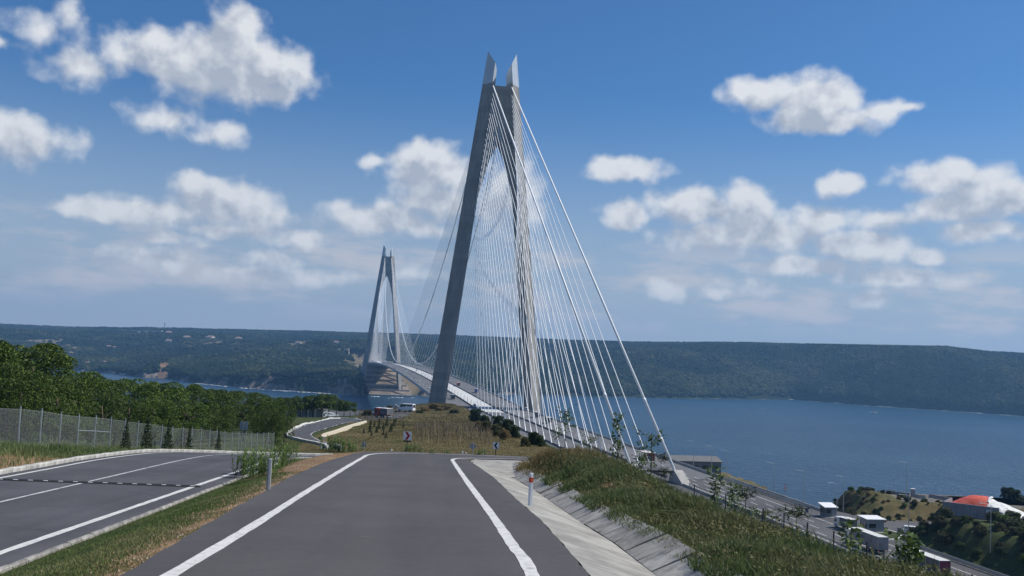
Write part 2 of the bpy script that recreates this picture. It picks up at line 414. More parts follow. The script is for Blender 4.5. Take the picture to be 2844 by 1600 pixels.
def ground(x, y):
    x = np.asarray(x, float); y = np.asarray(y, float)
    xl, xr, xk = ip(y, XL), ip(y, XR), ip(y, XK)
    zo, zf = z_new(y), z_old(y)
    wv = sm(0, 1, (x - xk - .15) / np.maximum(xl - .25 - xk - .15, .3)) * (1 - sm(73.5, 79, y))
    z = zf + (zo - zf) * wv - .055
    # verge bumps between the roads
    mid = wv * (1 - wv) * 4
    z = z + mid * (.16 * (fbm(x, y, 2.2, 3, 3) - .5) + .06)
    # ditch and grass bank on the right
    d = x - xr
    prof = np.interp(d, [0, .15, 1.95, 2.85, 4.2, 5.6, 8, 40], [0, -.07, -.60, -.14, .0, .10, .02, .02])
    prof = prof + .85 * sm(28, 50, y) * sm(2.9, 4.4, d) * (1 - sm(7, 11, d))
    bank = (1 - sm(57.5, 65.5, y)) * (d > 0)
    z = np.where(d > 0, z + prof * bank + bank * sm(2.9, 4.2, d) * .30 * (fbm(x, y, 3.0, 3, 9) - .5), z)
    # left of the old road
    x0 = ip(y, [(-40, -19), (30, -20.2), (40, -21.4), (56, -23.3), (66, -23.0), (72, -19), (80, -17), (110, -16)])
    zl = ip(y, [(-60, 107), (20, 103.9), (45, 102.5), (55, 101.5), (80, 98.4), (110, 95.2), (200, 90.9), (300, 84.2), (350, 80.5), (480, 74.5), (560, 72)])
    zl = zl - np.clip(-30 - x, 0, 300) * .045 * (1 - sm(130, 230, y) * (1 - sm(90, 160, -x)))
    tl = sm(0, 1, (x0 - x) / 5.5)
    z = z + (zl - z) * tl + .25 * (fbm(x, y, 5, 3, 5) - .5) * tl
    z = z + .5 * (fbm(x, y, 14, 3, 6) - .5) * sm(78, 120, y)
    z = z + 5.2 * sm(-68, -34, x) * sm(240, 420, y)
    # the bank that falls to the highway
    xh = 83.1 - .1875 * y - 2.0
    xc = ip(y, [(-60, 10), (0, 8.2), (20, 7.2), (55, 4.4), (62, 4.6), (68, 5.2), (76, 5.2), (90, 6), (150, 4), (300, -8), (430, -22), (490, -28), (540, -80)])
    t = np.clip((x - xc) / (xh - xc), 0, 1)
    zs = z + (DECK - .35 - z) * (t * .88 + .12 * t * t)
    zs = zs + 1.6 * (fbm(x, y, 9, 4, 7) - .5) * sm(.02, .12, t) * (1 - sm(.9, 1, t))
    z = np.where(x > xc, zs, z)
    # flat strip that carries the highway, then the far side of it
    xhr = 142.1 - .1875 * y
    q = x - xhr
    hw = sm(-.5, .5, x - xh)
    zz = DECK - .35 - np.clip(y - 425, 0, 400) * .45
    z = z + (zz - z) * hw
    hill = 7.2 * sm(2.2, 11, q) * (1 - sm(233, 246, y)) + (1.6 * (fbm(x, y, 8, 4, 8) - .5)) * sm(3, 8, q) * (1 - sm(236, 246, y))
    plat = (3.4 * sm(272, 278.5, y) + 1.7 * np.exp(-((x - 112) / 7.0) ** 2 - ((y - 291) / 9.0) ** 2) + 1.0 * np.exp(-((x - 128) / 10.0) ** 2 - ((y - 279) / 3.0) ** 2)) * sm(12, 19, q) 
    plat = plat * 1.0 + .7 * (fbm(x, y, 6, 4, 4) - .5) * sm(271, 274, y) * sm(11, 14, q) * (1 - sm(279, 283, y))
    fall = np.clip(q - 4, 0, 400) * .62 * sm(276, 300, y) * (1 - sm(15, 24, q) * (1 - sm(303, 311, y)))
    bench = ((q > 3) & (y > 330)) * 1.0
    zr = DECK - .35 + hill + plat - fall
    zr = zr - np.clip(y - 307, 0, 500) * .75 * sm(15, 26, q)
    zr = zr - np.clip(x - 215, 0, 400) * .6
    zr = np.where((y > 372) & (y < 452) & (q > 4) & (q < 34), np.maximum(zr, 59.5) * 0 + 59.5, zr)
    zr = zr - np.clip(y - 452, 0, 500) * .8
    z = np.where(q > 0, zr, z)
    # coast
    z = z - np.clip(y - 486 - 14 * (fbm(x, y, 40, 3, 2) - .5), 0, 400) * .85 * (q < 0)
    z = z - np.clip(-430 - x, 0, 500) * .3
    return np.maximum(z, -6.0)
def gz(x, y): return float(ground(np.array([x]), np.array([y]))[0])
_T = np.concatenate([np.arange(6, 120, .25), np.arange(120, 700, 1.0)])
def hit(px, py, dz=0.0):
    d = ray(px, py); d = d / d[1]
    p = CAM_P[None, :] + d[None, :] * _T[:, None]
    g = ground(p[:, 0], p[:, 1]) + dz
    k = np.argmax(p[:, 2] < g)
    if p[k, 2] >= g[k]: k = len(_T) - 1
    a, b = p[max(k - 1, 0)], p[k]
    ga, gb = g[max(k - 1, 0)], g[k]
    t = (a[2] - ga) / max(1e-6, (a[2] - ga) - (b[2] - gb)); q = a + (b - a) * min(1, max(0, t))
    return float(q[0]), float(q[1]), gz(q[0], q[1])

def sheet_material():
    """soil, lawn, dry grass and rock; which one grows where is stored with the ground"""
    mt = bpy.data.materials.new('ground_cover'); mt.use_nodes = True; nt = mt.node_tree; nt.nodes.clear(); g = NG(nt)
    out = g.n('ShaderNodeOutputMaterial'); b = g.n('ShaderNodeBsdfPrincipled'); b.inputs['Roughness'].default_value = .95; b.inputs['Specular IOR Level'].default_value = .1
    P = g.n('ShaderNodeNewGeometry').outputs['Position']
    at = g.n('ShaderNodeAttribute', attribute_name='cover'); sp = g.n('ShaderNodeSeparateColor'); g.link(at.outputs['Color'], sp.inputs[0])
    n1 = g.noise(P, .35, 7, .65); n2 = g.noise(P, 2.6, 6, .65); n3 = g.noise(P, 14, 4, .6)
    nn = g.m('ADD', g.m('MULTIPLY', n1, .5), g.m('ADD', g.m('MULTIPLY', n2, .3), g.m('MULTIPLY', n3, .2)))
    green = g.mix(g.ramp(nn, .36, .64), (.034, .050, .016, 1), (.072, .086, .03, 1))
    dry = g.mix(g.ramp(nn, .36, .64), (.075, .068, .028, 1), (.15, .115, .055, 1))
    dirt = g.mix(g.ramp(nn, .36, .64), (.17, .098, .052, 1), (.29, .20, .12, 1))
    dirt = g.mix(g.ramp(n3, .6, .75), dirt, (.38, .29, .2, 1))
    rock = g.mix(g.ramp(nn, .38, .62), (.09, .085, .078, 1), (.22, .2, .17, 1))
    jit = g.m('MULTIPLY_ADD', nn, .9, -.45)
    c = g.mix(g.ramp(g.m('ADD', sp.outputs[0], jit), .35, .65), green, dry)
    c = g.mix(g.ramp(g.m('ADD', sp.outputs[1], jit), .35, .65), c, dirt)
    c = g.mix(g.ramp(g.m('ADD', sp.outputs[2], jit), .35, .65), c, rock)
    g.link(c, b.inputs['Base Color'])
    bp = g.n('ShaderNodeBump'); bp.inputs['Strength'].default_value = .9; bp.inputs['Distance'].default_value = .12
    g.link(g.m('ADD', n2, g.m('MULTIPLY', n3, .5)), bp.inputs['Height']); g.link(bp.outputs[0], b.inputs['Normal'])
    g.link(b.outputs[0], out.inputs[0]); return mt
MAT['ground'] = sheet_material()
def grid_mesh(name, X, Y, Z, mat, smooth=True, cover=None):
    ny, nx = X.shape
    V = np.stack([X, Y, Z], -1).reshape(-1, 3)
    i = np.arange(ny * nx).reshape(ny, nx)
    F = np.stack([i[:-1, :-1], i[:-1, 1:], i[1:, 1:], i[1:, :-1]], -1).reshape(-1, 4)
    me = np_mesh(name, V, F, mat, smooth)
    if cover is not None:
        at = me.color_attributes.new('cover', 'FLOAT_COLOR', 'POINT')
        at.data.foreach_set('color', np.concatenate([cover.reshape(-1, 3), np.ones((ny * nx, 1))], 1).astype(np.float32).ravel())
    return me
def cover_near(x, y):
    xl, xr, xk = ip(y, XL), ip(y, XR), ip(y, XK)
    dry = np.full(x.shape, .62); dirt = np.zeros(x.shape); rock = np.zeros(x.shape)
    strip = (x > xk) & (x < xl) & (y < 74)
    dry = np.where(strip, .22 + .5 * sm(2.6, .9, xl - x), dry)
    dirt = np.where(strip, .8 * sm(.8, .1, xl - x), dirt)
    dirt = np.where(strip, np.maximum(dirt, sm(36, 44, y) * sm(3.6, 1.8, xl - x)), dirt)
    left = x < ip(y, [(-40, -19), (30, -20.2), (45, -22), (60, -23.2), (70, -20)])
    dl = ip(y, [(-40, -19), (30, -20.2), (45, -22), (60, -23.2), (70, -20)]) - x
    nz = fbm(x, y, 4, 3, 21)
    dry = np.where(left & (y < 75), .45, dry)
    dirt = np.where(left & (y < 64), np.clip(1.15 - dl / 4.2 + (nz - .5) * 1.2, 0, 1) * (1 - sm(48, 58, y)), dirt)
    bank = (x > xr + 3) & (y < 72)
    dry = np.where(bank, .45 + .35 * sm(30, 62, y), dry)
    dirt = np.where(bank, .25 + .75 * sm(.55, .72, fbm(x, y, 3.2, 3, 31)), dirt)
    fld = (y > 74)
    dry = np.where(fld, .60 + .5 * (fbm(x, y, 22, 3, 33) - .5) + .25 * sm(-12, 0, x), dry)
    dry = np.where(fld & (x < -24 - .12 * (y - 100)), .1, dry)
    dirt = np.where(fld & (x > -6), .3 * sm(.5, .7, fbm(x, y, 12, 3, 35)), dirt)
    s, u = su(x, y)
    rock = np.where((u > 29) & (y > 262), .34, rock)
    rock = np.where((u > 29) & (y > 281) & (x > 119), .9, rock)
    dry = np.where((u > 29), np.where(y < 262, .3, .62) + .5 * (fbm(x, y, 15, 3, 37) - .5), dry)
    rock = np.where(y > 490, .7, rock)
    return np.clip(np.stack([dry, dirt, rock], -1), 0, 1)
def near_ground():
    xs = np.concatenate([np.arange(-760, -120, 16), np.arange(-120, -34, 3.5), np.arange(-34, 14, .5), np.arange(14, 60, 2.0), np.arange(60, 175, 2.2), np.arange(175, 420, 12)])
    ys = np.concatenate([np.arange(-70, 6, 4), np.arange(6, 82, .55), np.arange(82, 170, 2.2), np.arange(170, 345, 2.6), np.arange(345, 660, 8)])
    X, Y = np.meshgrid(xs, ys); Z = ground(X, Y)
    # keep the ground well under the surfaced roads
    s, u = su(X, Y)
    me = grid_mesh('ground', X, Y, Z, MAT['ground'], True, cover_near(X, Y))
    return tag(obj('ground', me), kind='structure')
near_ground()

# ------------------------------------------------------------------ the far shore
SHORE = [(-60, 3600), (-40, 3300), (-30, 3000), (-23.7, 2725), (-22.2, 2600), (-20.9, 2440), (-19.4, 2455), (-18.6, 2290), (-15, 2097), (-10.9, 2026), (-8.6, 1975), (-7.3, 1972), (-5.8, 1985), (-3.5, 2140), (0, 2300), (2.5, 2375), (6.3, 2455), (10, 2573), (14, 2800), (16.8, 2975), (20.7, 2859), (28.5, 2800), (36, 2700), (60, 2600)]
_rp = [(0, 897, 5600), (200, 905, 5500), (497, 909, 5200), (629, 913, 5100), (860, 917, 4900), (1018, 922, 4700), (1250, 928, 4500), (1521, 939, 4100), (1735, 946, 3900), (2074, 948, 3750), (2282, 953, 3650), (2627, 959, 3550), (2752, 973, 3600), (2841, 977, 3600)]
RIDGE = []
for px, py, dd in _rp:
    d = px_dir(px, py); RIDGE.append((math.degrees(math.atan2(d[0], d[1])), dd, CAMZ + dd * d[2] / math.hypot(d[0], d[1])))
RIDGE = [(-60, 5600, 120), (-40, 5600, 122)] + RIDGE + [(36, 3600, 190), (60, 3600, 185)]
def far_ground(az, r):
    ds = ip(az, SHORE) + 26 * (fbm(az * 40, r * 0, 11, 3, 50) - .5)
    dr = ip(az, [(q[0], q[1]) for q in RIDGE]); zr = ip(az, [(q[0], q[2]) for q in RIDGE]) - 9
    t = (r - ds) / (dr - ds)
    tc = np.clip(t, 0, 1)
    cliff = ip(az, [(-60, 8), (-24, 8), (-20, 14), (-15, 24), (-9, 30), (-4, 22), (2, 12), (16, 16), (30, 18), (60, 18)])
    x = r * np.sin(np.radians(az)); y = r * np.cos(np.radians(az))
    cl = cliff * sm(0, 34, r - ds) * (.6 + .8 * fbm(x, y, 90, 3, 51))
    steep = ip(az, [(-60, 1.2), (-22, 1.3), (-12, 1.5), (0, 1.7), (8, 2.4), (60, 2.6)])
    prof = (zr - cl) * (1 - (1 - tc) ** steep)
    n = (fbm(x, y, 620, 5, 52) - .5)
    amp = 95 * np.sin(np.pi * np.clip(t, 0, 1)) ** .8
    rav = 1 - np.abs(2 * fbm(x, y, 380, 3, 58) - 1)
    z = cl + prof + n * amp - 34 * rav ** 2.2 * np.sin(np.pi * np.clip(t, 0, 1)) ** .7 * (.45 + .55 * sm(-4, 6, az))
    z = z - 26 * np.exp(-((az + 21.6) / 1.6) ** 2) * sm(0, .1, tc) * (1 - sm(.1, .5, tc))
    # the bare red spur on the left
    z = z + (26 + 22 * (fbm(x, y, 60, 4, 57) - .5)) * np.exp(-(np.abs(az + 20.2) / .8) ** 1.6 - (np.abs(r - ds - 170) / 130) ** 1.6)
    # under the far approach of the bridge
    s, u = su(x, y)
    app = (1 - sm(45, 130, np.abs(u))) * (s < -1440) * (s > -2300)
    z = z + (np.minimum(z, 62 + 0 * z) - z) * app
    foot = sm(-52, -34, u) * (1 - sm(80, 120, u)) * (s > -1640)
    z = z + (np.minimum(z, np.maximum(-3.0, (-SPAN + 10 - s) * .5 - 14)) - z) * foot
    z = np.where(az > 2, np.minimum(z, CAMZ + (zr - CAMZ) * r / dr - 5 * (1 - tc)), z)
    z = np.where(t > 1, zr - (r - dr) * .03, z)
    z = np.where(r < ds, -5 - (ds - r) * .2, z)
    return np.maximum(z, -8)
def far_cover(az, r, Z):
    x = r * np.sin(np.radians(az)); y = r * np.cos(np.radians(az)); ds = ip(az, SHORE)
    bare = .8 * sm(.70, .80, fbm(x, y, 420, 5, 60)) * (az < 3) * sm(350, 600, r - ds)
    red = np.exp(-((az + 19.95) / .5) ** 2 - ((r - ds - 95) / 95) ** 2) * (.6 + 1.5 * fbm(x, y, 55, 3, 63)) * (az > -20.25)
    site = np.exp(-((az + 8.6) / 1.4) ** 2 - ((r - 2420) / 130) ** 2) * 1.4 + np.exp(-((az + 17.4) / 1.6) ** 2 - ((r - 3500) / 120) ** 2) * 1.5 + np.exp(-((az + 12.2) / 2.4) ** 2 - ((r - 3150) / 70) ** 2) * 1.3
    site = site * sm(.38, .56, fbm(x, y, 110, 4, 66)) * 1.2
    s, u = su(x, y)
    app = (1 - sm(40, 75, np.abs(u))) * (s < -1400) * (s > -2300)
    rock = sm(60, 20, r - ds) * sm(.35, .6, fbm(x, y, 70, 3, 61)) * (1 - .85 * sm(0, 4, az))
    app = np.maximum(app, (u > -44) * (u < 110) * (s > -1640))
    b = np.clip(np.maximum.reduce([bare, red, site, app]), 0, 1)
    return np.clip(np.stack([b, np.clip(red, 0, 1), np.clip(rock, 0, 1)], -1), 0, 1)
def far_material():
    mt = bpy.data.materials.new('far_hillside'); mt.use_nodes = True; nt = mt.node_tree; nt.nodes.clear(); g = NG(nt)
    out = g.n('ShaderNodeOutputMaterial'); b = g.n('ShaderNodeBsdfPrincipled'); b.inputs['Roughness'].default_value = .95; b.inputs['Specular IOR Level'].default_value = .05
    P = g.n('ShaderNodeNewGeometry').outputs['Position']
    at = g.n('ShaderNodeAttribute', attribute_name='cover'); sp = g.n('ShaderNodeSeparateColor'); g.link(at.outputs['Color'], sp.inputs[0])
    n = g.noise(P, .02, 7, .65); n2 = g.noise(P, .12, 5, .65)
    veg = g.mix(g.ramp(n2, .35, .65), (.014, .023, .010, 1), (.03, .04, .016, 1))
    soil = g.mix(g.ramp(n, .35, .65), (.11, .095, .06, 1), (.21, .17, .11, 1))
    red = g.mix(g.ramp(n, .35, .65), (.15, .085, .055, 1), (.24, .16, .09, 1))
    soil = g.mix(sp.outputs[1], soil, red)
    rock = g.mix(g.ramp(n2, .4, .6), (.07, .062, .055, 1), (.24, .20, .16, 1))
    j = g.m('MULTIPLY_ADD', n2, .7, -.35)
    c = g.mix(g.ramp(g.m('ADD', sp.outputs[0], j), .35, .6), veg, soil)
    c = g.mix(g.ramp(g.m('ADD', sp.outputs[2], j), .35, .6), c, rock)
    g.link(c, b.inputs['Base Color']); g.link(b.outputs[0], out.inputs[0]); return mt
MAT['far'] = far_material()
def far_hills():
    az = np.arange(-42, 42.01, .22)
    tt = np.concatenate([np.linspace(-.02, .08, 22), np.linspace(.09, 1.0, 92), np.linspace(1.03, 1.10, 4)])
    A, T = np.meshgrid(az, tt)
    ds = ip(A, SHORE); dr = ip(A, [(q[0], q[1]) for q in RIDGE])
    R = ds + (dr - ds) * T
    Z = far_ground(A, R)
    X = R * np.sin(np.radians(A)); Y = R * np.cos(np.radians(A))
    me = grid_mesh('far_hills', X, Y, Z, MAT['far'], True, far_cover(A, R, Z))
    tag(obj('far_hills', me), kind='structure')
far_hills()
def far_z(x, y):
    return float(far_ground(np.array([math.degrees(math.atan2(x, y))]), np.array([math.hypot(x, y)]))[0])
_TF = np.arange(1800, 6500, 6.0)
def far_hit(px, py):
    d = ray(px, py); h = math.hypot(d[0], d[1]); az = math.degrees(math.atan2(d[0], d[1]))
    g = far_ground(np.full(_TF.shape, az), _TF); zz = CAMZ + _TF * d[2] / h
    k = int(np.argmax(zz < g)); r = _TF[k]
    return r * math.sin(RAD(az)), r * math.cos(RAD(az)), float(g[k])

def far_forest():
    """the woods across the water read as one mass: crowns scattered over the hillside"""
    N = 150000
    az = rng.uniform(-34, 34, N); t = rng.random(N) ** 1.35 * 1.03
    ds = ip(az, SHORE); dr = ip(az, [(q[0], q[1]) for q in RIDGE]); r = ds + 18 + (dr - ds) * t
    Z = far_ground(az, r); cv = far_cover(az, r, Z)
    x = r * np.sin(np.radians(az)); y = r * np.cos(np.radians(az))
    clump = fbm(x, y, 130, 4, 71)
    keep = (Z > 2) & (rng.random(N) > cv[:, 0] * 1.15) & (rng.random(N) > cv[:, 2] * .75) & (clump + rng.random(N) * .45 > .52)
    V = np.stack([x, y, Z], -1)[keep].astype(np.float32)
    me = bpy.data.meshes.new('far_forest'); me.vertices.add(len(V)); me.vertices.foreach_set('co', V.ravel()); me.update()
    # one crown: a lumpy low ball
    import bmesh
    crowns = []
    for k in range(3):
        bm = bmesh.new(); bmesh.ops.create_icosphere(bm, subdivisions=2, radius=1.0)
        for v in bm.verts:
            q = v.co.copy(); f = 1 + .38 * (vnoise(q.x * 3 + 5 * k, q.y * 3 + q.z * 4, .8, k) - .5) * 2
            v.co = Vector((q.x * f, q.y * f, q.z * f * .85))
        cm = bpy.data.meshes.new('crown'); bm.to_mesh(cm); bm.free()
        crowns.append(cm)
    mt = bpy.data.materials.new('far_foliage'); mt.use_nodes = True; nt = mt.node_tree; nt.nodes.clear(); g = NG(nt)
    out = g.n('ShaderNodeOutputMaterial'); b = g.n('ShaderNodeBsdfPrincipled'); b.inputs['Roughness'].default_value = .95; b.inputs['Specular IOR Level'].default_value = .05
    oi = g.n('ShaderNodeObjectInfo'); geo = g.n('ShaderNodeNewGeometry')
    f = g.m('ADD', g.m('MULTIPLY', oi.outputs['Random'], .5), g.ramp(g.noise(geo.outputs['Position'], .0045, 6, .65), .38, .62, 0, .6))
    cr = g.n('ShaderNodeValToRGB')
    for k, (p, cc) in enumerate(((0, (.008, .014, .007)), (.35, (.015, .025, .011)), (.7, (.025, .036, .014)), (1, (.065, .07, .028)))):
        if k > 1: cr.color_ramp.elements.new(p)
    for e, (p, cc) in zip(cr.color_ramp.elements, ((0, (.008, .014, .007)), (.35, (.015, .025, .011)), (.7, (.025, .036, .014)), (1, (.065, .07, .028)))):
        e.position = p; e.color = cc + (1,)
    g.link(f, cr.inputs[0]); g.link(cr.outputs[0], b.inputs['Base Color']); g.link(b.outputs[0], out.inputs[0])
    for cm in crowns: cm.materials.append(mt)
    ng = bpy.data.node_groups.new('scatter_crowns', 'GeometryNodeTree')
    ng.interface.new_socket('Geometry', in_out='INPUT', socket_type='NodeSocketGeometry')
    ng.interface.new_socket('Geometry', in_out='OUTPUT', socket_type='NodeSocketGeometry')
    gi = ng.nodes.new('NodeGroupInput'); go = ng.nodes.new('NodeGroupOutput')
    iop = ng.nodes.new('GeometryNodeInstanceOnPoints'); rv = ng.nodes.new('FunctionNodeRandomValue'); rv.data_type = 'FLOAT_VECTOR'
    rv.inputs[0].default_value = (4.0, 4.0, 3.4); rv.inputs[1].default_value = (10.5, 10.5, 9.0)
    rr = ng.nodes.new('FunctionNodeRandomValue'); rr.data_type = 'FLOAT_VECTOR'; rr.inputs[0].default_value = (0, 0, 0); rr.inputs[1].default_value = (.3, .3, 6.28); rr.inputs['Seed'].default_value = 5
    join = ng.nodes.new('GeometryNodeJoinGeometry')
    src = []
    for k, cm in enumerate(crowns):
        mp = ng.nodes.new('GeometryNodeObjectInfo')
        # crowns are kept as mesh primitives inside the modifier through hidden source objects
        o = bpy.data.objects.new('crown_source', cm); src.append(o); mp.inputs['Object'].default_value = o
        gi2 = ng.nodes.new('GeometryNodeGeometryToInstance'); ng.links.new(mp.outputs['Geometry'], gi2.inputs[0]); ng.links.new(gi2.outputs[0], join.inputs[0])
    iop.inputs['Pick Instance'].default_value = True
    ri = ng.nodes.new('FunctionNodeRandomValue'); ri.data_type = 'INT'; ri.inputs[4].default_value = 0; ri.inputs[5].default_value = 2; ri.inputs['Seed'].default_value = 9
    ng.links.new(gi.outputs[0], iop.inputs['Points']); ng.links.new(join.outputs[0], iop.inputs['Instance'])
    ng.links.new(ri.outputs[2], iop.inputs['Instance Index'])
    ng.links.new(rv.outputs[0], iop.inputs['Scale']); ng.links.new(rr.outputs[0], iop.inputs['Rotation']); ng.links.new(iop.outputs[0], go.inputs[0])
    o = obj('far_forest', me); md = o.modifiers.new('crowns', 'NODES'); md.node_group = ng
    tag(o, 'dark green woods covering the hills across the water', 'forest', kind='stuff')
far_forest()

# ------------------------------------------------------------------ the strait
def water():
    mt = bpy.data.materials.new('sea_water'); mt.use_nodes = True; nt = mt.node_tree; nt.nodes.clear(); g = NG(nt)
    out = g.n('ShaderNodeOutputMaterial'); b = g.n('ShaderNodeBsdfPrincipled')
    P = g.n('ShaderNodeNewGeometry').outputs['Position']
    big = g.noise(g.v('MULTIPLY', P, (1, 2.2, 1)), .0022, 5, .6)
    b.inputs['Roughness'].default_value = .28; b.inputs['IOR'].default_value = 1.33; b.inputs['Specular IOR Level'].default_value = .5
    g.link(g.mix(g.ramp(big, .35, .65), (.013, .042, .076, 1), (.022, .060, .100, 1)), b.inputs['Base Color'])
    w = g.m('ADD', g.noise(g.v('MULTIPLY', P, (1, 1.6, 1)), .06, 5, .62), g.m('MULTIPLY', g.noise(P, .35, 3, .6), .35))
    bp = g.n('ShaderNodeBump'); bp.inputs['Strength'].default_value = 1.0; bp.inputs['Distance'].default_value = 4.0
    g.link(w, bp.inputs['Height']); g.link(bp.outputs[0], b.inputs['Normal'])
    g.link(b.outputs[0], out.inputs[0])
    m = MB(); n = 8
    xs = np.linspace(-6100, 6100, n); ys = np.linspace(-300, 6300, n)
    X, Y = np.meshgrid(xs, ys)
    tag(obj('sea', grid_mesh('sea', X, Y, X * 0, mt, False)), kind='structure')
water()
def surf():
    """white water along the foot of the cliffs"""
    mt = material('surf_foam', (.75, .78, .8), .7, .25, .05, coords='pos')
    V = []; F = []
    def line(a0, a1, w, dens, off=0):
        a = a0
        while a < a1:
            L = rng.uniform(.12, .5)
            if rng.random() < dens:
                k = np.linspace(a, a + L, 7); ds = ip(k, SHORE) + 26 * (fbm(k * 40, k * 0, 11, 3, 50) - .5) - 4 - off
                ww = w * rng.uniform(.4, 1.3) * np.sin(np.linspace(.15, math.pi - .15, 7))
                b = len(V)
                for q, d, h in zip(k, ds, ww):
                    for dd in (d, d - h): V.append((dd * math.sin(RAD(q)), dd * math.cos(RAD(q)), .35))
                for j in range(6): F.append((b + 2 * j, b + 2 * j + 1, b + 2 * j + 3, b + 2 * j + 2))
            a += L * rng.uniform(.6, 1.0)
    line(-18.6, -9.5, 16, .85); line(-8.8, -5.7, 14, .6); line(-18, -10, 8, .4, 14)
    line(3, 16, 6, .35); line(16.5, 30, 12, .55)
    tag(obj('surf', np_mesh('surf', V, F, mt)), 'white surf along the foot of the far shore', 'surf', kind='stuff')
surf()
# ------------------------------------------------------------------ roads
def smooth_line(pts, n=8):
    P = [np.array(p, float) for p in pts]; out = []
    for i in range(len(P) - 1):
        p0 = P[max(i - 1, 0)]; p1, p2 = P[i], P[i + 1]; p3 = P[min(i + 2, len(P) - 1)]
        for k in range(n):
            t = k / n
            out.append(.5 * (2 * p1 + (p2 - p0) * t + (2 * p0 - 5 * p1 + 4 * p2 - p3) * t * t + (3 * p1 - p0 - 3 * p2 + p3) * t ** 3))
    out.append(P[-1]); return np.array(out)
def resample(pts, step=None, n=None):
    pts = np.asarray(pts, float); d = np.r_[0, np.cumsum(np.linalg.norm(np.diff(pts[:, :2], axis=0), axis=1))]
    k = np.linspace(0, d[-1], n) if n else np.arange(0, d[-1] + 1e-6, step)
    return np.stack([np.interp(k, d, pts[:, j]) for j in range(pts.shape[1])], -1)
def ribbon(Lp, Rp, zf, name, mat, parent=None, skirt=.14, kind='structure'):
    """road surface between two edge lines, with a thin broken edge"""
    m = MB(); n = len(Lp); vs = []; fs = []
    for a, b in zip(Lp, Rp):
        za, zb = zf(*a[:2]), zf(*b[:2]); q = (a + b) / 2
        vs += [(a[0], a[1], za - skirt), (a[0], a[1], za), (b[0], b[1], zb), (b[0], b[1], zb - skirt)]
    for i in range(n - 1):
        for k in range(3): fs.append((i * 4 + k, i * 4 + k + 1, (i + 1) * 4 + k + 1, (i + 1) * 4 + k))
    m.add(vs, fs); o = m.build(name, mat, parent)
    return tag(o, kind=kind) if parent is None else o
def stripe(pts, w, zf, name, mat, parent=None, lift=.006, ragged=0.0):
    pts = np.asarray(pts, float); m = MB(); vs = []; fs = []
    t = np.gradient(pts, axis=0); t /= np.linalg.norm(t, axis=1)[:, None] + 1e-9
    for p, d in zip(pts, t):
        hw = w / 2 * (1 + ragged * random.uniform(-1, 1))
        a = p + np.array([-d[1], d[0]]) * hw; b = p - np.array([-d[1], d[0]]) * hw
        vs += [(a[0], a[1], zf(*a) + lift), (b[0], b[1], zf(*b) + lift)]
    for i in range(len(pts) - 1): fs.append((2 * i, 2 * i + 1, 2 * i + 3, 2 * i + 2))
    m.add(vs, fs); o = m.build(name, mat, parent)
    if parent is None: tag(o, kind='structure')
    return o
ZN = lambda x, y: float(z_new(y)); ZO = lambda x, y: float(z_old(y))
# the new road
yy = np.concatenate([np.arange(-40, 8, 4), np.arange(8, 59, .5)])
def jag(k): return .035 * (vnoise(np.array([k * 1.7]), np.array([3.1]), 1.0, 90)[0] - .5) * 2 + .02 * (vnoise(np.array([k * 5.3]), np.array([7.7]), 1.0, 91)[0] - .5) * 2
Lp = [np.array([ip(q, XL) + jag(q), q]) for q in yy]; Rp = [np.array([ip(q, XR) + jag(q + 50), q]) for q in yy]
bl = smooth_line([(-9.75, 60), (-10.05, 64.5), (-9.4, 68.4), (-7.2, 71.4), (-4, 73), (-1.2, 73.5), (1.5, 73.6), (4.6, 73.6)], 5)
br = smooth_line([(-2.1, 59.4), (-2.35, 61.2), (-2.2, 62.8), (-1.6, 64.2), (-.2, 65.6), (1.6, 66.4), (3.2, 66.8), (4.6, 67)], 5)
new_road = ribbon(Lp + list(bl), Rp + list(br), ZN, 'road', MAT['road_new'])
LL = smooth_line([(-1.6, -38), (-3.7, 0), (-4.75, 13.9), (-5.3, 20.7), (-6.2, 30.6), (-7.55, 46.1), (-8.5, 57.5), (-8.85, 62.5), (-8.3, 66.6), (-6.5, 69.6), (-3.2, 71.2), (1, 71.9), (4.5, 72)], 10)
RL = smooth_line([(2.6, -38), (1.15, 0), (.55, 15.5), (.27, 19.1), (-.3, 26), (-1.5, 39.6), (-2.85, 55.5), (-3.25, 60.5), (-3.15, 62.9), (-2.5, 64.7), (-.9, 66.5), (1.4, 67.6), (4.5, 68)], 10)
stripe(resample(LL, .5), .24, ZN, 'edge_line', MAT['paint'], new_road, ragged=.10)
stripe(resample(RL, .5), .24, ZN, 'edge_line', MAT['paint'], new_road, ragged=.10)

# the old road on the left, with a rubber speed bump
K_OUT = [(-15.2 - .139 * q, q) for q in (-40, 0, 20, 34, 44)] + [(-22.4, 52), (-22.65, 60), (-21.5, 67.2), (-18.7, 72.4), (-14.7, 76), (-9.5, 79), (-3, 81.5), (6, 83.5), (14, 84.5)]
ko, ki = smooth_line(K_OUT, 10), smooth_line(K_IN, 10)
old_road = ribbon(list(resample(ko, n=170)), list(resample(ki, n=170)), ZO, 'road', MAT['road_old'])
lin = lambda a, b, ys: [(a + b * q, q) for q in ys]
NL = lin(-8.66, -.095, (-30, 0, 20, 40, 52, 60)) + [(-14.6, 65.5), (-13.2, 70), (-9.5, 74), (-4, 76.6), (12, 79.2)]
CLn = lin(-12.2, -.112, (-30, 0, 20, 40, 54)) + [(-18.5, 61), (-17.7, 66.5), (-15.2, 71.5), (-11, 75.5), (-4, 78.8), (12, 81.8)]
FL = lin(-14.6, -.139, (-30, 0, 20, 34, 44)) + [(-21.8, 52), (-22.0, 60), (-20.9, 67), (-18.2, 71.9), (-14.4, 75.3), (-9.3, 78.2), (-3, 80.8), (12, 83.6)]
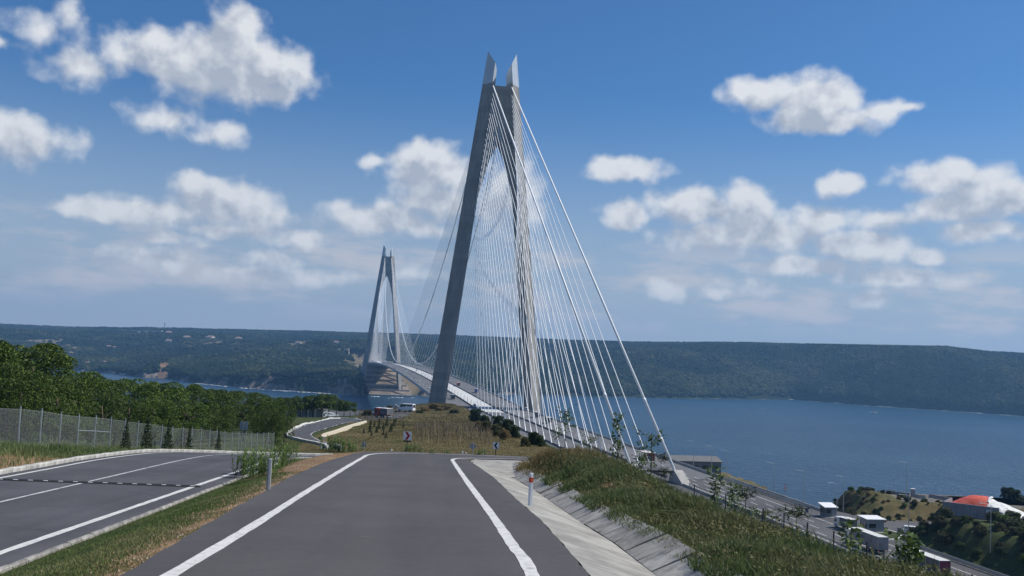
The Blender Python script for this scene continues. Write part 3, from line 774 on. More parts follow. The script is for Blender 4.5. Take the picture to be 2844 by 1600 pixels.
stripe(resample(smooth_line(NL, 10), .6), .22, ZO, 'edge_line', MAT['paint'], old_road, ragged=.12)
stripe(resample(smooth_line(CLn, 10), .6), .12, ZO, 'centre_line', MAT['paint_worn'], old_road, ragged=.15)
stripe(resample(smooth_line(FL, 10), .6), .18, ZO, 'edge_line', MAT['paint'], old_road, ragged=.12)

MAT['kerb_worn'] = material('worn_kerb', (.27, .26, .24), .9, .25, 5, .4, 30, stain=((.12, .12, .09), 2.0, .7), rnd=.2)
def kerb_run(line, zf, step, h, w, side, label, name='kerb', lo=None, hi=None, depth=.25, mat='kerb'):
    """kerb stones laid end to end along a line"""
    pts = resample(line, step); root = None; me = []
    for v in range(4):
        m = MB(); L = step - .014; b = .03
        prof = [(-w / 2, -depth), (w / 2, -depth), (w / 2, h - b), (w / 2 - b, h), (-w / 2 + b, h), (-w / 2, h - b)]
        r = lambda x, k: [(x, p[0] + random.uniform(-.006, .006), p[1] + random.uniform(-.01, .01) * (p[1] > 0)) for p in prof]
        m.loft([r(-L / 2, v), r(L / 2, v)]); me.append(m.mesh('kerb_stone', MAT[mat]))
    for i in range(len(pts) - 1):
        a, b = pts[i], pts[i + 1]
        if lo is not None and not (lo < a[1] < hi): continue
        c = (a + b) / 2; za, zb = zf(*a), zf(*b); d = b - a
        n = np.array([-d[1], d[0]]) / np.linalg.norm(d) * side; c = c + n * w / 2
        if root is None: root = empty(name, (c[0], c[1], (za + zb) / 2), label, 'kerb')
        o = obj('kerb_stone', random.choice(me), root)
        o.location = Vector((c[0], c[1], (za + zb) / 2 + random.uniform(-.008, .008))) - root.location
        o.rotation_euler = (0, -math.atan2(zb - za, np.linalg.norm(d)), math.atan2(d[1], d[0]) + random.uniform(-.008, .008))
    return root
kerb_run(ko, ZO, .8, .17, .32, 1, 'pale grey kerb along the outer side of the left road below the fence', lo=26, hi=84)
kerb_run(ki, ZO, .8, .028, .15, -1, 'low worn kerb between the left road and the grass strip', lo=14, hi=78.6, mat='kerb_worn')

def speed_bump():
    a, b = unp([(-60, 1331.5), (556, 1353)], CF, GF); a, b = np.array(a), np.array(b)
    L = np.linalg.norm(b - a); n = 15; st = L / n; d = (b - a) / L; rz = math.atan2(d[1], d[0])
    root = empty('speed_bump', (float(a[0]), float(a[1]), ZO(*a)), 'black rubber speed bump with white studs across the left road', 'speed bump')
    ms = MB(); prof = [(-.19, 0), (.19, 0), (.13, .04), (.06, .058), (-.06, .058), (-.13, .04)]
    ms.loft([[(-st / 2 + .006, p[0], p[1]) for p in prof], [(st / 2 - .006, p[0], p[1]) for p in prof]]); sec = ms.mesh('bump_section', MAT['rubber'])
    mr = MB(); mr.box((0, -.108, .052), (st * .30, .075, .012)); ref = mr.mesh('stud', MAT['white'])
    for k in range(n):
        c = a + d * (k + .5) * st; z = ZO(*c)
        o = obj('bump_section', sec, root); o.location = Vector((c[0], c[1], z + .004)) - root.location; o.rotation_euler = (0, -math.atan2(ZO(*(a + d * (k + 1) * st)) - ZO(*(a + d * k * st)), st), rz)
        r = obj('stud', ref, o)
speed_bump()

# lower bend of the road beyond, draped on the slope
def drape(pts, lift=.05):
    return [hit(px, py) for px, py in pts]
s_out = drape([(1000, 1169), (991, 1167), (946, 1163.5), (912, 1166), (869, 1176), (833, 1187), (819, 1193), (806, 1203), (803, 1212), (812, 1218), (835, 1224), (876, 1233), (909, 1241), (950, 1249)])
s_in = drape([(1003, 1174), (985, 1172), (965, 1176), (939, 1182), (904, 1194), (880, 1200), (867, 1207), (866, 1210), (869, 1214), (876, 1219), (884, 1223), (897, 1228), (912, 1232), (955, 1240)])
so_, si_ = resample(smooth_line(s_out, 6), n=70), resample(smooth_line(s_in, 6), n=70)
def ribbon3(A, B, lift, name, mat, parent=None, skirt=.5):
    m = MB(); vs = []; fs = []
    for a, b in zip(A, B):
        for t in np.linspace(0, 1, 6):
            p = a + (b - a) * t; vs.append((p[0], p[1], max(p[2], gz(p[0], p[1])) + lift))
    for i in range(len(A) - 1):
        for k in range(5): fs.append((i * 6 + k, i * 6 + k + 1, (i + 1) * 6 + k + 1, (i + 1) * 6 + k))
    m.add(vs, fs); o = m.build(name, mat, parent)
    return tag(o, kind='structure') if parent is None else o
low_road = ribbon3(so_, si_, .09, 'road', MAT['road_old'])
GZ = lambda x, y: gz(x, y) + .09
MAT['kerb_white'] = material('whitewashed_kerb', (.62, .61, .56), .85, .12, 2, rnd=.08)
stripe(resample(si_[:, :2] * .96 + so_[:, :2] * .04, .8)[2:], .16, GZ, 'edge_line', MAT['paint_worn'], low_road, lift=.03)
stripe(resample(so_[:, :2] * .93 + si_[:, :2] * .07, .8)[2:], .16, GZ, 'edge_line', MAT['paint_worn'], low_road, lift=.03)
kerb_run(so_[:, :2], GZ, 1.0, .28, .4, -1, 'white kerb round the outside of the lower hairpin bend', mat='kerb_white')
MAT['kerb_pale'] = material('pale_concrete', (.56, .5, .38), .9, .15, .6)
def low_wall():
    p = np.array(drape([(1016, 1174), (977, 1186), (935, 1202), (912, 1209), (900, 1214), (897, 1219), (903, 1224)]))
    p = resample(smooth_line(p, 6), 1.5)
    root = empty('low_wall', tuple(p[0]), 'low pale concrete wall inside the lower hairpin bend', 'wall')
    for a, b in zip(p[:-1], p[1:]):
        m = MB(); c = (a + b) / 2; d = b - a; L = np.linalg.norm(d[:2])
        m.box((0, 0, .12), (L - .02, .55, .75)); o = m.build('wall_block', MAT['kerb_pale'], root)
        o.location = Vector(c) - root.location; o.rotation_euler = (0, -math.atan2(d[2], L), math.atan2(d[1], d[0]))
low_wall()

# ------------------------------------------------------------------ concrete drainage ditch on the right
def ditch():
    root = empty('drainage_ditch', (1.5, 16, float(z_new(16))), 'concrete drainage ditch of slabs beside the right edge of the road', 'ditch')
    step = 1.55; ys = np.arange(-6, 61.5, step)
    def edge(y, d, z): 
        f = 1 - sm(57.5, 65.5, y)
        return (float(ip(y, XR)) + d, y, float(z_new(y)) + z * f)
    for i, y in enumerate(ys):
        y1 = y + step - .05 - random.uniform(0, .03)
        w = 2.92 + .14 * (random.random() - .5); h = random.uniform(-.022, .028)
        a = [edge(y, 1.97, -.535 + h), edge(y1, 1.97, -.535 + h), edge(y1, w, -.07 + h), edge(y, w, -.07 + h)]
        m = MB(); m.add([(p[0], p[1], p[2]) for p in a] + [(p[0] + .02, p[1], p[2] - .09) for p in a], ((0, 3, 2, 1), (4, 5, 6, 7), (0, 1, 5, 4), (1, 2, 6, 5), (2, 3, 7, 6), (3, 0, 4, 7)))
        for k in range(len(m.v)): m.v[k] = tuple(Vector(m.v[k]) - root.location)
        m.build('ditch_slab', MAT['ditch'], root)
    step = 4.65
    for y in np.arange(-6, 62, step):
        n = 8; yk = np.linspace(y, y + step - .018, n); m = MB(); vs = []; fs = []
        for q in yk:
            rg = .05 * (vnoise(np.array([q * 2.1]), np.array([1.3]), 1.0, 77)[0] - .5)
            for d, z in ((.03 + rg, -.02), (.7, -.17), (1.35, -.37), (1.95, -.54)):
                p = edge(q, d, z + .02 * (vnoise(np.array([q * 1.3]), np.array([d * 3]), 1., 78)[0] - .5)); vs.append(tuple(Vector(p) - root.location))
        for j in range(n - 1):
            for k in range(3): fs.append((j * 4 + k, j * 4 + k + 1, (j + 1) * 4 + k + 1, (j + 1) * 4 + k))
        m.add(vs, fs); m.build('ditch_slab', MAT['ditch_strip'], root)
    # flared end by the bend
    pts = [(-2.0, 58), (-2.1, 61), (-2.05, 62.8), (-1.3, 64.2), (.2, 65.4), (2.6, 66.2), (5.5, 66.5), (5.5, 60), (1.6, 54.5), (-.6, 52), (-1.4, 52)]
    m = MB(); m.add([tuple(Vector((x, y, float(z_new(y)) - (.03 if x < -1.9 or y > 61 else .28 if y > 56 else .5))) - root.location) for x, y in pts], (tuple(range(len(pts)))[::-1],)); m.build('ditch_apron', MAT['ditch_strip'], root)
ditch()

# ------------------------------------------------------------------ the highway that leads to the bridge
def strip_su(name, mat, s0, s1, u0, u1, lift=0.0, parent=None, n=60, kind='structure', zfun=None):
    m = MB(); vs = []; fs = []; zf = zfun or deck_z
    for s in np.linspace(s0, s1, n):
        z = float(zf(s)) + lift; vs += [W(s, u0, z), W(s, u1, z)]
    for i in range(n - 1): fs.append((2 * i, 2 * i + 1, 2 * i + 3, 2 * i + 2))
    m.add(vs, fs)
    me = m.mesh(name, mat)
    o = obj(name, me, parent)
    return tag(o, kind=kind) if parent is None else o
highway = strip_su('highway', MAT['road_far'], 352, 800, -29.0, 29.2)
def plaza():
    m = MB(); pts = [(395, 29.1), (470, 29.1), (463, 36), (456, 44), (450, 56), (440, 76), (429, 78), (431, 53), (429, 42), (414, 36)]
    m.add([W(s, u, DECK - .004) for s, u in pts], (tuple(range(len(pts))),)); m.build('side_plaza', MAT['road_far'], highway)
plaza()
MAT['paint_far'] = material('road_paint_far', (.62, .62, .6), .8)
def dashes(u, s0, s1, L=5.0, gap=7.0, w=.22, off=0):
    m = MB(); s = s0 + off
    while s < s1:
        z = DECK + .012; m.add([W(s, u - w / 2, z), W(s, u + w / 2, z), W(s + L, u + w / 2, z), W(s + L, u - w / 2, z)], ((0, 1, 2, 3),)); s += L + gap
    m.build('lane_marking', MAT['paint_far'], highway)
for u, o in ((13.0, 0), (16.4, 2), (19.9, 5), (-13.2, 1), (-16.7, 4), (-20.2, 7)): dashes(u, 352, 560, off=o)
for u in (9.9, 23.9, -9.9, -24.2): strip_su('edge_line', MAT['paint_far'], 352, 560, u - .12, u + .12, .012, highway, 20)
def guard_rail(u, s0, s1, label, step=4.0, h=.78, double=False, zf=None):
    zf = zf or (lambda s: float(deck_z(s)))
    root = empty('guard_rail', W(s0, u, zf(s0)), label, 'guard rail')
    rl = root.location
    for k, hh in enumerate((h, h * .52) if double else (h,)):
        m = MB(); n = max(2, int((s1 - s0) / 12)); vs = []
        rings = []
        for s in np.linspace(s0, s1, n):
            z = zf(s); rings.append([tuple(Vector(W(s, u + du, z + hh + dz)) - rl) for du, dz in ((-.05, -.17), (.05, -.17), (.02, 0), (.06, .15), (-.06, .15))])
        m.loft(rings); m.build('rail_beam', MAT['rail'], root)
    pm = MB(); pm.box((0, 0, h / 2), (.12, .1, h)); me = pm.mesh('post', MAT['rail'])
    for s in np.arange(s0 + .5, s1, step):
        o = obj('post', me, root); o.location = Vector(W(s, u + .09, zf(s))) - rl
    return root
MAT['rail'] = material('guard_rail_steel', (.38, .39, .39), .5, metal=.3)
guard_rail(9.4, 362, 540, 'steel guard rail on the right side of the highway median near the trailers', 2.0)
guard_rail(28.7, 352, 412, 'steel guard rail on the sea side of the highway past the anchor block', 3.0, double=True)
guard_rail(28.7, 466, 540, 'steel guard rail below the dark overgrown bank at lower right', 2.5, double=True)
def barrier(u, s0, s1, label, step=6.0):
    root = empty('concrete_barrier', W(s0, u, DECK), label, 'barrier')
    m = MB(); prof = [(-.3, 0), (.3, 0), (.27, .12), (.12, .35), (.1, .8), (-.1, .8), (-.12, .35), (-.27, .12)]
    m.loft([[(-step / 2 + .02, p[0], p[1]) for p in prof], [(step / 2 - .02, p[0], p[1]) for p in prof]]); me = m.mesh('barrier_section', MAT['kerb'])
    rz = math.atan2(AX[1], AX[0])
    for s in np.arange(s0 + step / 2, s1, step):
        o = obj('barrier_section', me, root); o.location = Vector(W(s, u, DECK)) - root.location; o.rotation_euler = (0, 0, rz)
barrier(7.0, 366, 540, 'pale concrete barrier along the highway median beside the guard rail')
barrier(31.6, 352, 420, 'pale concrete barrier outside the sea side guard rail')
# ------------------------------------------------------------------ the cable bridge
MAT['tower_concrete'] = None
def tower_material():
    mt = bpy.data.materials.new('tower_concrete'); mt.use_nodes = True; nt = mt.node_tree; nt.nodes.clear(); g = NG(nt)
    out = g.n('ShaderNodeOutputMaterial'); b = g.n('ShaderNodeBsdfPrincipled'); b.inputs['Roughness'].default_value = .9; b.inputs['Specular IOR Level'].default_value = .2
    P = g.n('ShaderNodeNewGeometry').outputs['Position']; sp = g.n('ShaderNodeSeparateXYZ'); g.link(P, sp.inputs[0])
    lift = g.m('FLOOR', g.m('DIVIDE', sp.outputs[2], 4.5))
    wn = g.n('ShaderNodeTexWhiteNoise', noise_dimensions='1D'); g.link(lift, wn.inputs['W'])
    n = g.noise(g.v('MULTIPLY', P, (1, 1, .35)), .16, 6, .6)
    fr = g.m('FRACT', g.m('DIVIDE', sp.outputs[2], 4.5))
    joint = g.m('MAXIMUM', g.ramp(fr, .06, .0), g.ramp(fr, .95, 1.0))
    c = g.mix(g.ramp(n, .3, .7), (.32, .305, .275, 1), (.23, .22, .20, 1))
    c = g.mix(g.m('MULTIPLY', wn.outputs['Value'], .4), c, (.15, .145, .135, 1))
    c = g.mix(g.m('MULTIPLY', joint, .35), c, (.14, .135, .125, 1))
    g.link(c, b.inputs['Base Color']); g.link(b.outputs[0], out.inputs[0]); return mt
MAT['tower_concrete'] = tower_material()
MAT['crown_steel'] = material('crown_cladding', (.46, .50, .53), .42, .06, .1, coords='pos', metal=.25)
MAT['stay'] = material('stay_sheath', (.86, .87, .86), .4)
MAT['cable'] = material('main_cable_wrap', (.82, .83, .81), .45)
MAT['deck_steel'] = material('deck_steel', (.33, .345, .35), .6, .1, .05, coords='pos')
MAT['median'] = material('median_concrete', (.55, .55, .54), .85, .1, .08, coords='pos')
MAT['deck_asphalt'] = material('deck_asphalt', (.135, .135, .14), .9, .12, .05, coords='pos')
BASEZ = 2.0
def leg_section(z, sgn):
    """hollow triangular leg: flat inner face, blunt outer edge, chamfered corners"""
    uo = 41.0 - .118 * (z - 67); ui = 30.0 - .108 * (z - 67)
    d = 12.4 - .018 * (z - 67)
    p = [(ui, -d + 3.6), (ui, d - 3.6), (ui + 2.6, d), (uo - 1.2, 1.6), (uo, 0.9), (uo, -.9), (uo - 1.2, -1.6), (ui + 2.6, -d)]
    return [(sgn * a, b) for a, b in p]
def tower(P, parent, sea=0.0):
    def TP(u, v, z):
        q = P + AX * v + RX * u; return Vector((q[0], q[1], z))
    root_loc = TP(0, 0, 0)
    rel = lambda v: tuple(v - root_loc)
    # tie wall between the legs
    m = MB(); pol = [(-6.6, 299.5), (6.6, 299.5), (7.6, 285), (11.5, 246), (14.6, 204), (10.4, 228), (6.0, 245), (0, 257.6), (-6.0, 245), (-10.4, 228), (-14.6, 204), (-11.5, 246), (-7.6, 285)]
    # built of convex pieces: upper wall, two haunches
    def slab(poly, v0, v1):
        m.loft([[rel(TP(u, v0, z)) for u, z in poly], [rel(TP(u, v1, z)) for u, z in poly]])
    slab([(-7.4, 299.5), (7.4, 299.5), (11.2, 258.2), (0, 258.2), (-11.2, 258.2)], -4.2, 4.2)
    slab([(0, 257.9), (11.3, 257.9), (13.2, 240), (6.4, 244)], -4.2, 4.2)
    slab([(0, 257.9), (-6.4, 244), (-13.2, 240), (-11.3, 257.9)], -4.2, 4.2)
    slab([(6.5, 243.7), (13.2, 239.7), (17.0, 204)], -4.2, 4.2)
    slab([(-6.5, 243.7), (-17.0, 204), (-13.2, 239.7)], -4.2, 4.2)
    t = m.build('tower', MAT['tower_concrete'], parent); t.location = root_loc - parent.location
    for sg in (-1, 1):
        zs = [sea]
        z = 4.5 * math.ceil((sea + 1) / 4.5)
        rings = [[rel(TP(u, v, sea)) for u, v in leg_section(sea, sg)]]
        while z < 299:
            # lifts of the climbing formwork, with a shallow joint
            for dz, k in ((-.10, 1.0), (-.06, .996), (.06, .996), (.10, 1.0)):
                sec = leg_section(z + dz, sg); cu = sum(a for a, b in sec) / 8
                rings.append([rel(TP(cu + (u - cu) * k, v * k, z + dz)) for u, v in sec])
            z += 4.5
        rings.append([rel(TP(u, v, 301.5)) for u, v in leg_section(301.5, sg)])
        if sg < 0: rings = [r[::-1] for r in rings]
        l = MB(); l.loft(rings); l.build('leg', MAT['tower_concrete'], t)
        # slanted steel crown
        c = MB()
        def crown_ring(z, top):
            sec = leg_section(301.5 if top else z, sg); r = []
            for u, v in sec:
                a = abs(u); uo = 13.3; ui = 4.68
                k = 1.0 + .012
                zz = z
                if top: zz = 311.5 + (a - ui) / (uo - ui) * 13.6 - (2.0 if v < -3 else 0)
                sh = -.118 * (zz - 301.5) * .85 if top else 0
                ut_ = 4.2 + (a - ui) / (uo - ui) * 6.4 if top else a * k
                r.append(rel(TP(sg * ut_, v * (.95 if top else k), zz)))
            return r
        rr = [crown_ring(300.4, False), crown_ring(301.6, False), crown_ring(0, True)]
        if sg < 0: rr = [q[::-1] for q in rr]
        c.loft(rr); c.build('steel_crown', MAT['crown_steel'], t)
        f = MB(); f.box(rel(TP(sg * 42.5, 0, sea - 1)), (26, 26, 8), math.atan2(RX[1], RX[0])); f.build('footing', MAT['tower_concrete'], t)
    return t
bridge = empty('cable_stayed_suspension_bridge', W(0, 0, 0), 'white cabled bridge with two tall concrete A shaped towers across the strait', 'bridge')
BL = bridge.location.copy()
tower(P0, bridge, 0.0); tower(P1, bridge, 4.0)
# deck girder
def girder():
    m = MB(); rings = []
    prof = [(-29.4, 0), (29.4, 0), (29.6, -1.0), (24, -3.6), (14, -5.6), (-14, -5.6), (-24, -3.6), (-29.6, -1.0)]
    for s in np.concatenate([np.linspace(-1800, -1408, 8), np.linspace(-1380, 0, 60), np.linspace(20, 356, 10)]):
        z = float(deck_z(s)) - .06
        rings.append([tuple(Vector(W(s, u, z + dz)) - BL) for u, dz in prof])
    m.loft(rings); d = m.build('deck', MAT['deck_steel'], bridge)
    def cs(name, mat, s0, s1, u0, u1, lift, n):
        mm = MB(); vs = []; fs = []
        for s in np.linspace(s0, s1, n):
            z = float(deck_z(s)) + lift; vs += [tuple(Vector(W(s, u0, z)) - BL), tuple(Vector(W(s, u1, z)) - BL)]
        for i in range(n - 1): fs.append((2 * i, 2 * i + 1, 2 * i + 3, 2 * i + 2))
        mm.add(vs, fs); return mm.build(name, mat, d)
    cs('carriageway', MAT['deck_asphalt'], -1799, 352, -28.6, -8.2, .01, 90)
    cs('carriageway', MAT['deck_asphalt'], -1799, 352, 8.2, 28.6, .01, 90)
    cs('rail_median', MAT['median'], -1799, 40, -7.6, 7.6, .02, 90)
    cs('rail_median', MAT['deck_asphalt'], 40.2, 352, -7.6, 7.6, .02, 20)
    for u in (13, 16.4, 19.9, -13.2, -16.7, -20.2):
        mm = MB()
        for s in np.arange(-60, 350, 12.0):
            z = float(deck_z(s)) + .03; mm.add([tuple(Vector(W(a, b, z)) - BL) for a, b in ((s, u - .12), (s, u + .12), (s + 5, u + .12), (s + 5, u - .12))], ((0, 1, 2, 3),))
        mm.build('lane_marking', MAT['paint_far'], d)
    # parapets: outer wind barriers and the fences along the tracks
    def wall(name, mat, u, s0, s1, h, th, n):
        mm = MB(); rg = []
        for s in np.linspace(s0, s1, n):
            z = float(deck_z(s)); rg.append([tuple(Vector(W(s, u + a, z + b)) - BL) for a, b in ((-th / 2, 0), (th / 2, 0), (th / 2, h), (-th / 2, h))])
        mm.loft(rg); return mm.build(name, mat, d)
    wall('parapet', MAT['rail'], -29.1, -1799, 352, 1.0, .25, 90); wall('parapet', MAT['rail'], 29.1, -1799, 352, 1.0, .25, 90)
    wall('median_barrier', MAT['dark_rail'], -8.0, -1799, 352, .9, .3, 90); wall('median_barrier', MAT['dark_rail'], 8.0, -1799, 352, .9, .3, 90)
    pm = MB(); pm.box((0, 0, 2.0), (.22, .22, 4.0)); pme = pm.mesh('fence_post', MAT['dark_steel'])
    for s in np.arange(-420, 36, 19.0):
        for u in (-7.2,):
            o = obj('fence_post', pme, d); o.location = Vector(W(s, u, float(deck_z(s)))) - BL
    return d
MAT['dark_rail'] = material('dark_barrier', (.16, .165, .17), .7)
deck = girder()
# cables
def cable_mesh(name, mat, n=8):
    m = MB(); m.tube([(0, 0, 0), (0, 0, 1)], 1.0, n); return m.mesh(name, mat, True)
stay_me = cable_mesh('stay_cable', MAT['stay']); hang_me = cable_mesh('hanger', MAT['stay'], 6)
def strut(name, me, a, b, r, parent=bridge):
    a, b = Vector(a), Vector(b); d = b - a; o = obj(name, me, parent)
    o.matrix_local = Matrix.Translation(a - BL) @ d.to_track_quat('Z', 'Y').to_matrix().to_4x4() @ Matrix.Diagonal((r, r, d.length, 1))
    return o
sock = MB(); sock.tube([(0, 0, 0), (0, 0, 1)], [1.0, .8], 8); sock_me = sock.mesh('stay_socket', MAT['stay'])
def tower_pt(which, sg, z, v):
    uo = 41.0 - .118 * (z - 67); ui = 30.0 - .108 * (z - 67)
    sT = 0 if which == 0 else -SPAN
    return W(sT + v, sg * (ui + 1.2), z)
NST = 22
for which in (0, 1):
    sgn_side = 1 if which == 0 else -1           # side span lies towards the camera for the near tower
    for sg in (-1, 1):
        for k in range(NST):
            t = k / (NST - 1)
            z = 208 + 84 * t ** .9
            sT = 0 if which == 0 else -SPAN
            # side span: anchored beside the tracks in the middle of the deck
            sd = sT + sgn_side * (22 + t * 312)
            e = W(sd, sg * 8.6, float(deck_z(sd)) + 1.0)
            a = tower_pt(which, sg, z, sgn_side * 8.6)
            strut('stay_cable', stay_me, e, a, .19)
            if which == 0:
                dv = (Vector(a) - Vector(e)).normalized(); strut('stay_socket', sock_me, Vector(e) - dv * .6, Vector(e) + dv * 4.2, .30)
            # main span: anchored along the outer edges
            sd = sT - sgn_side * (30 + t * 500)
            e = W(sd, sg * 28.9, float(deck_z(sd)) + .5)
            a = tower_pt(which, sg, z, -sgn_side * 8.6)
            strut('stay_cable', stay_me, e, a, .115)
            if which == 0:
                dv = (Vector(a) - Vector(e)).normalized(); strut('stay_socket', sock_me, Vector(e) - dv * .3, Vector(e) + dv * 5, .38)
# main cables: straight in the side spans, sagging between the towers
for sg in (-1, 1):
    zt = 300.5; ut = 6.9
    m = MB(); a = Vector(W(361 if sg > 0 else 346, 8.2 if sg > 0 else -3.0, DECK + 2.4)); b = Vector(W(4, sg * ut, zt)); m.tube([a - BL, b - BL], .5, 12); c = m.build('main_cable', MAT['cable'], bridge, True)
    dv = (b - a).normalized(); cl = MB(); 
    for q in (18, 42):
        cl2 = MB(); cl2.tube([a + dv * q - BL, a + dv * (q + 1.5) - BL], .62, 12); cl2.build('cable_clamp', MAT['stay'], c, True)
    m = MB(); m.tube([Vector(W(-SPAN - 372, sg * 8.2, DECK + 2)) - BL, Vector(W(-SPAN - 4, sg * ut, zt)) - BL], .5, 10); m.build('main_cable', MAT['cable'], bridge, True)
    pts = []
    for s in np.linspace(-SPAN + 2, -2, 70):
        q = (s + SPAN / 2) / (SPAN / 2); pts.append(Vector(W(s, sg * (ut + 8 * (1 - q * q)), 83 + (zt - 83) * q * q)) - BL)
    m = MB(); m.tube(pts, .45, 8); m.build('main_cable', MAT['cable'], bridge, True)
    for s in np.arange(-SPAN / 2 - 336, -SPAN / 2 + 337, 24.0):
        q = (s + SPAN / 2) / (SPAN / 2); strut('hanger', hang_me, W(s, sg * 28.9, float(deck_z(s)) + .5), W(s, sg * (ut + 8 * (1 - q * q)), 83 + (zt - 83) * q * q), .09)
    # saddle block at the tower top and the sloping anchor block
    for sT in (0, -SPAN):
        m = MB(); m.box(tuple(Vector(W(sT, sg * ut, 299.8)) - BL), (2.4, 9.5, 3.0), math.atan2(RX[1], RX[0])); m.build('cable_saddle', MAT['crown_steel'], bridge)
    m = MB(); e = (b - a).normalized(); rz = math.atan2(AX[1], AX[0])
    ua = 8.2 if sg > 0 else -3.0; so2 = 0 if sg > 0 else -15
    sec = lambda s, zt_, zb: [W(s + so2, ua - 2.1, zb), W(s + so2, ua + 2.1, zb), W(s + so2, ua + 1.6, zt_), W(s + so2, ua - 1.6, zt_)]
    rings = [sec(359.0, DECK + 3.3, DECK - 1), sec(362.5, DECK + 4.2, DECK - 1), sec(371.5, DECK + .3, DECK - 1)]
    m.loft([[tuple(Vector(q) - BL) for q in r] for r in rings]); ab = m.build('anchor_block', MAT['anchor'], bridge) if 'anchor' in MAT else m.build('anchor_block', MAT['concrete'], bridge)

# terraced cutting at the foot of the far tower
def terraces():
    mt = material('cut_earth', (.25, .205, .16), .95, .25, .03, coords='pos', stain=((.14, .12, .10), .05, .7))
    mc = material('bench_concrete', (.42, .40, .36), .9, .15, .05, coords='pos')
    root = empty('terraced_cutting', W(-SPAN, 10, 0), 'brown terraced cutting with pale benches below the far tower', 'retaining wall')
    z = 1.0; s = -SPAN + 62
    for k in range(6):
        h = 9.5; w = 17 if k else 30
        u0, u1 = -26 - 3 * k, 66 - 5 * k
        m = MB(); pol = [(s, z - 6), (s, z + .2), (s - w, z + .5), (s - w - h * .9, z + h), (s - 200, z + h), (s - 200, z - 6)]
        m.loft([[tuple(Vector(W(a, u0, b)) - root.location) for a, b in pol], [tuple(Vector(W(a, (u0 + u1) / 2, b + .4 * math.sin(k))) - root.location) for a, b in pol], [tuple(Vector(W(a - 12, u1, b)) - root.location) for a, b in pol]])
        m.build('terrace', mt, root)
        b = MB(); b.loft([[tuple(Vector(W(a, uu, zz)) - root.location) for a, zz in ((s + 1.2, z - 2), (s + 1.2, z + 1.2), (s - 1.5, z + 1.2), (s - 1.5, z - 2))] for uu in (u0, u1)]); b.build('bench_edge', mc, root)
        s -= w + h * .9 - 2; z += h
terraces()
# ------------------------------------------------------------------ foliage
def sc(k, *c): return [tuple(min(1, x * k) for x in q) for q in c]
LEAF = {
 'pine': leaf_material('pine_needles', sc(1.35, (.010, .022, .006), (.026, .055, .010), (.06, .10, .014), (.13, .17, .025)), .14),
 'pine_dark': leaf_material('dark_pine_needles', sc(1.5, (.008, .016, .006), (.018, .034, .009), (.035, .06, .014)), .18),
 'spruce': leaf_material('sapling_needles', sc(1.5, (.010, .02, .008), (.025, .04, .014), (.05, .065, .02)), .15),
 'broad': leaf_material('broad_leaves', sc(1.6, (.018, .034, .008), (.045, .075, .016), (.085, .12, .03)), .3),
 'olive': leaf_material('bush_leaves', sc(1.35, (.016, .024, .008), (.04, .05, .016), (.075, .078, .026), (.10, .085, .04)), .22),
 'reed': leaf_material('reed_leaves', sc(1.5, (.035, .065, .014), (.07, .115, .03), (.12, .16, .05)), .35),
 'lawn': leaf_material('lawn_blades', sc(2.3, (.028, .050, .012), (.054, .078, .022), (.085, .098, .036), (.14, .125, .065)), .3, patch=.22),
 'weeds': leaf_material('bank_weeds', sc(2.7, (.022, .038, .012), (.044, .062, .020), (.066, .074, .030), (.10, .092, .046)), .3, patch=.25),
 'dry': leaf_material('dry_grass', sc(1.5, (.08, .062, .024), (.12, .09, .038), (.17, .125, .06), (.10, .085, .03)), .3, patch=.2),
 'bank': leaf_material('bank_leaves', [(.05, .062, .018), (.10, .11, .034), (.165, .155, .06), (.22, .18, .09)], .25, patch=.3),
 'field': leaf_material('field_grass', sc(1.35, (.05, .056, .018), (.085, .076, .028), (.13, .10, .046), (.06, .07, .02)), .3, patch=.06),
}
def tri_cloud(C, size, up=.3, aspect=.55, g=None, droop=0.0):
    """one triangle leaf at every point"""
    g = g or rng; n = len(C)
    d = g.normal(size=(n, 3)); d[:, 2] = d[:, 2] * .8 + up; d /= np.linalg.norm(d, axis=1)[:, None]
    e = np.cross(d, g.normal(size=(n, 3))); e /= np.linalg.norm(e, axis=1)[:, None] + 1e-9
    s = (size * g.uniform(.6, 1.35, n))[:, None]
    a = C - e * s * aspect * .5 - d * s * .4; b = C + e * s * aspect * .5 - d * s * .4; t = C + d * s * .6
    V = np.stack([a, b, t], 1).reshape(-1, 3); F = np.arange(3 * n).reshape(n, 3)
    return V, F
def lobe_points(lobes, per, g, shell=.55, up=.25):
    pts = []
    for (x, y, z, r, sq) in lobes:
        n = int(per * r * r); v = g.normal(size=(n, 3)); v[:, 2] += up; v /= np.linalg.norm(v, axis=1)[:, None]
        rr = r * (shell + (1 - shell) * g.random(n) ** .6)
        pts.append(np.stack([x + v[:, 0] * rr, y + v[:, 1] * rr, z + v[:, 2] * rr * sq], -1))
    return np.concatenate(pts)
def crown_pine(seed, R=1.0, Hh=1.0, low=.2, umbrella=False, per=380, size=.21):
    """crown of unit pine: height 8, radius about 3.4"""
    g = np.random.default_rng(seed); lobes = []
    n = 40 if not umbrella else 30
    for k in range(n):
        t = g.random(); a = g.uniform(0, 2 * math.pi)
        if umbrella:
            z = g.uniform(3.4, 7.3); prof = 3.2 * math.sqrt(max(.05, 1 - ((z - 5.2) / 2.6) ** 2))
        else:
            z = 8 * (low + (0.95 - low) * t); prof = 3.4 * (1 - max(0, (z - 4.2) / 4.4) ** 2.2) ** .5 * (.65 + .35 * min(1, z / 2.8))
        rr = prof * g.uniform(.45, .92) ** .6
        lobes.append((rr * math.cos(a), rr * math.sin(a), z, g.uniform(.6, 1.3), .72))
    P = lobe_points(lobes, per, g, .78, .75)
    return tri_cloud(P, size, .55, .42, g)
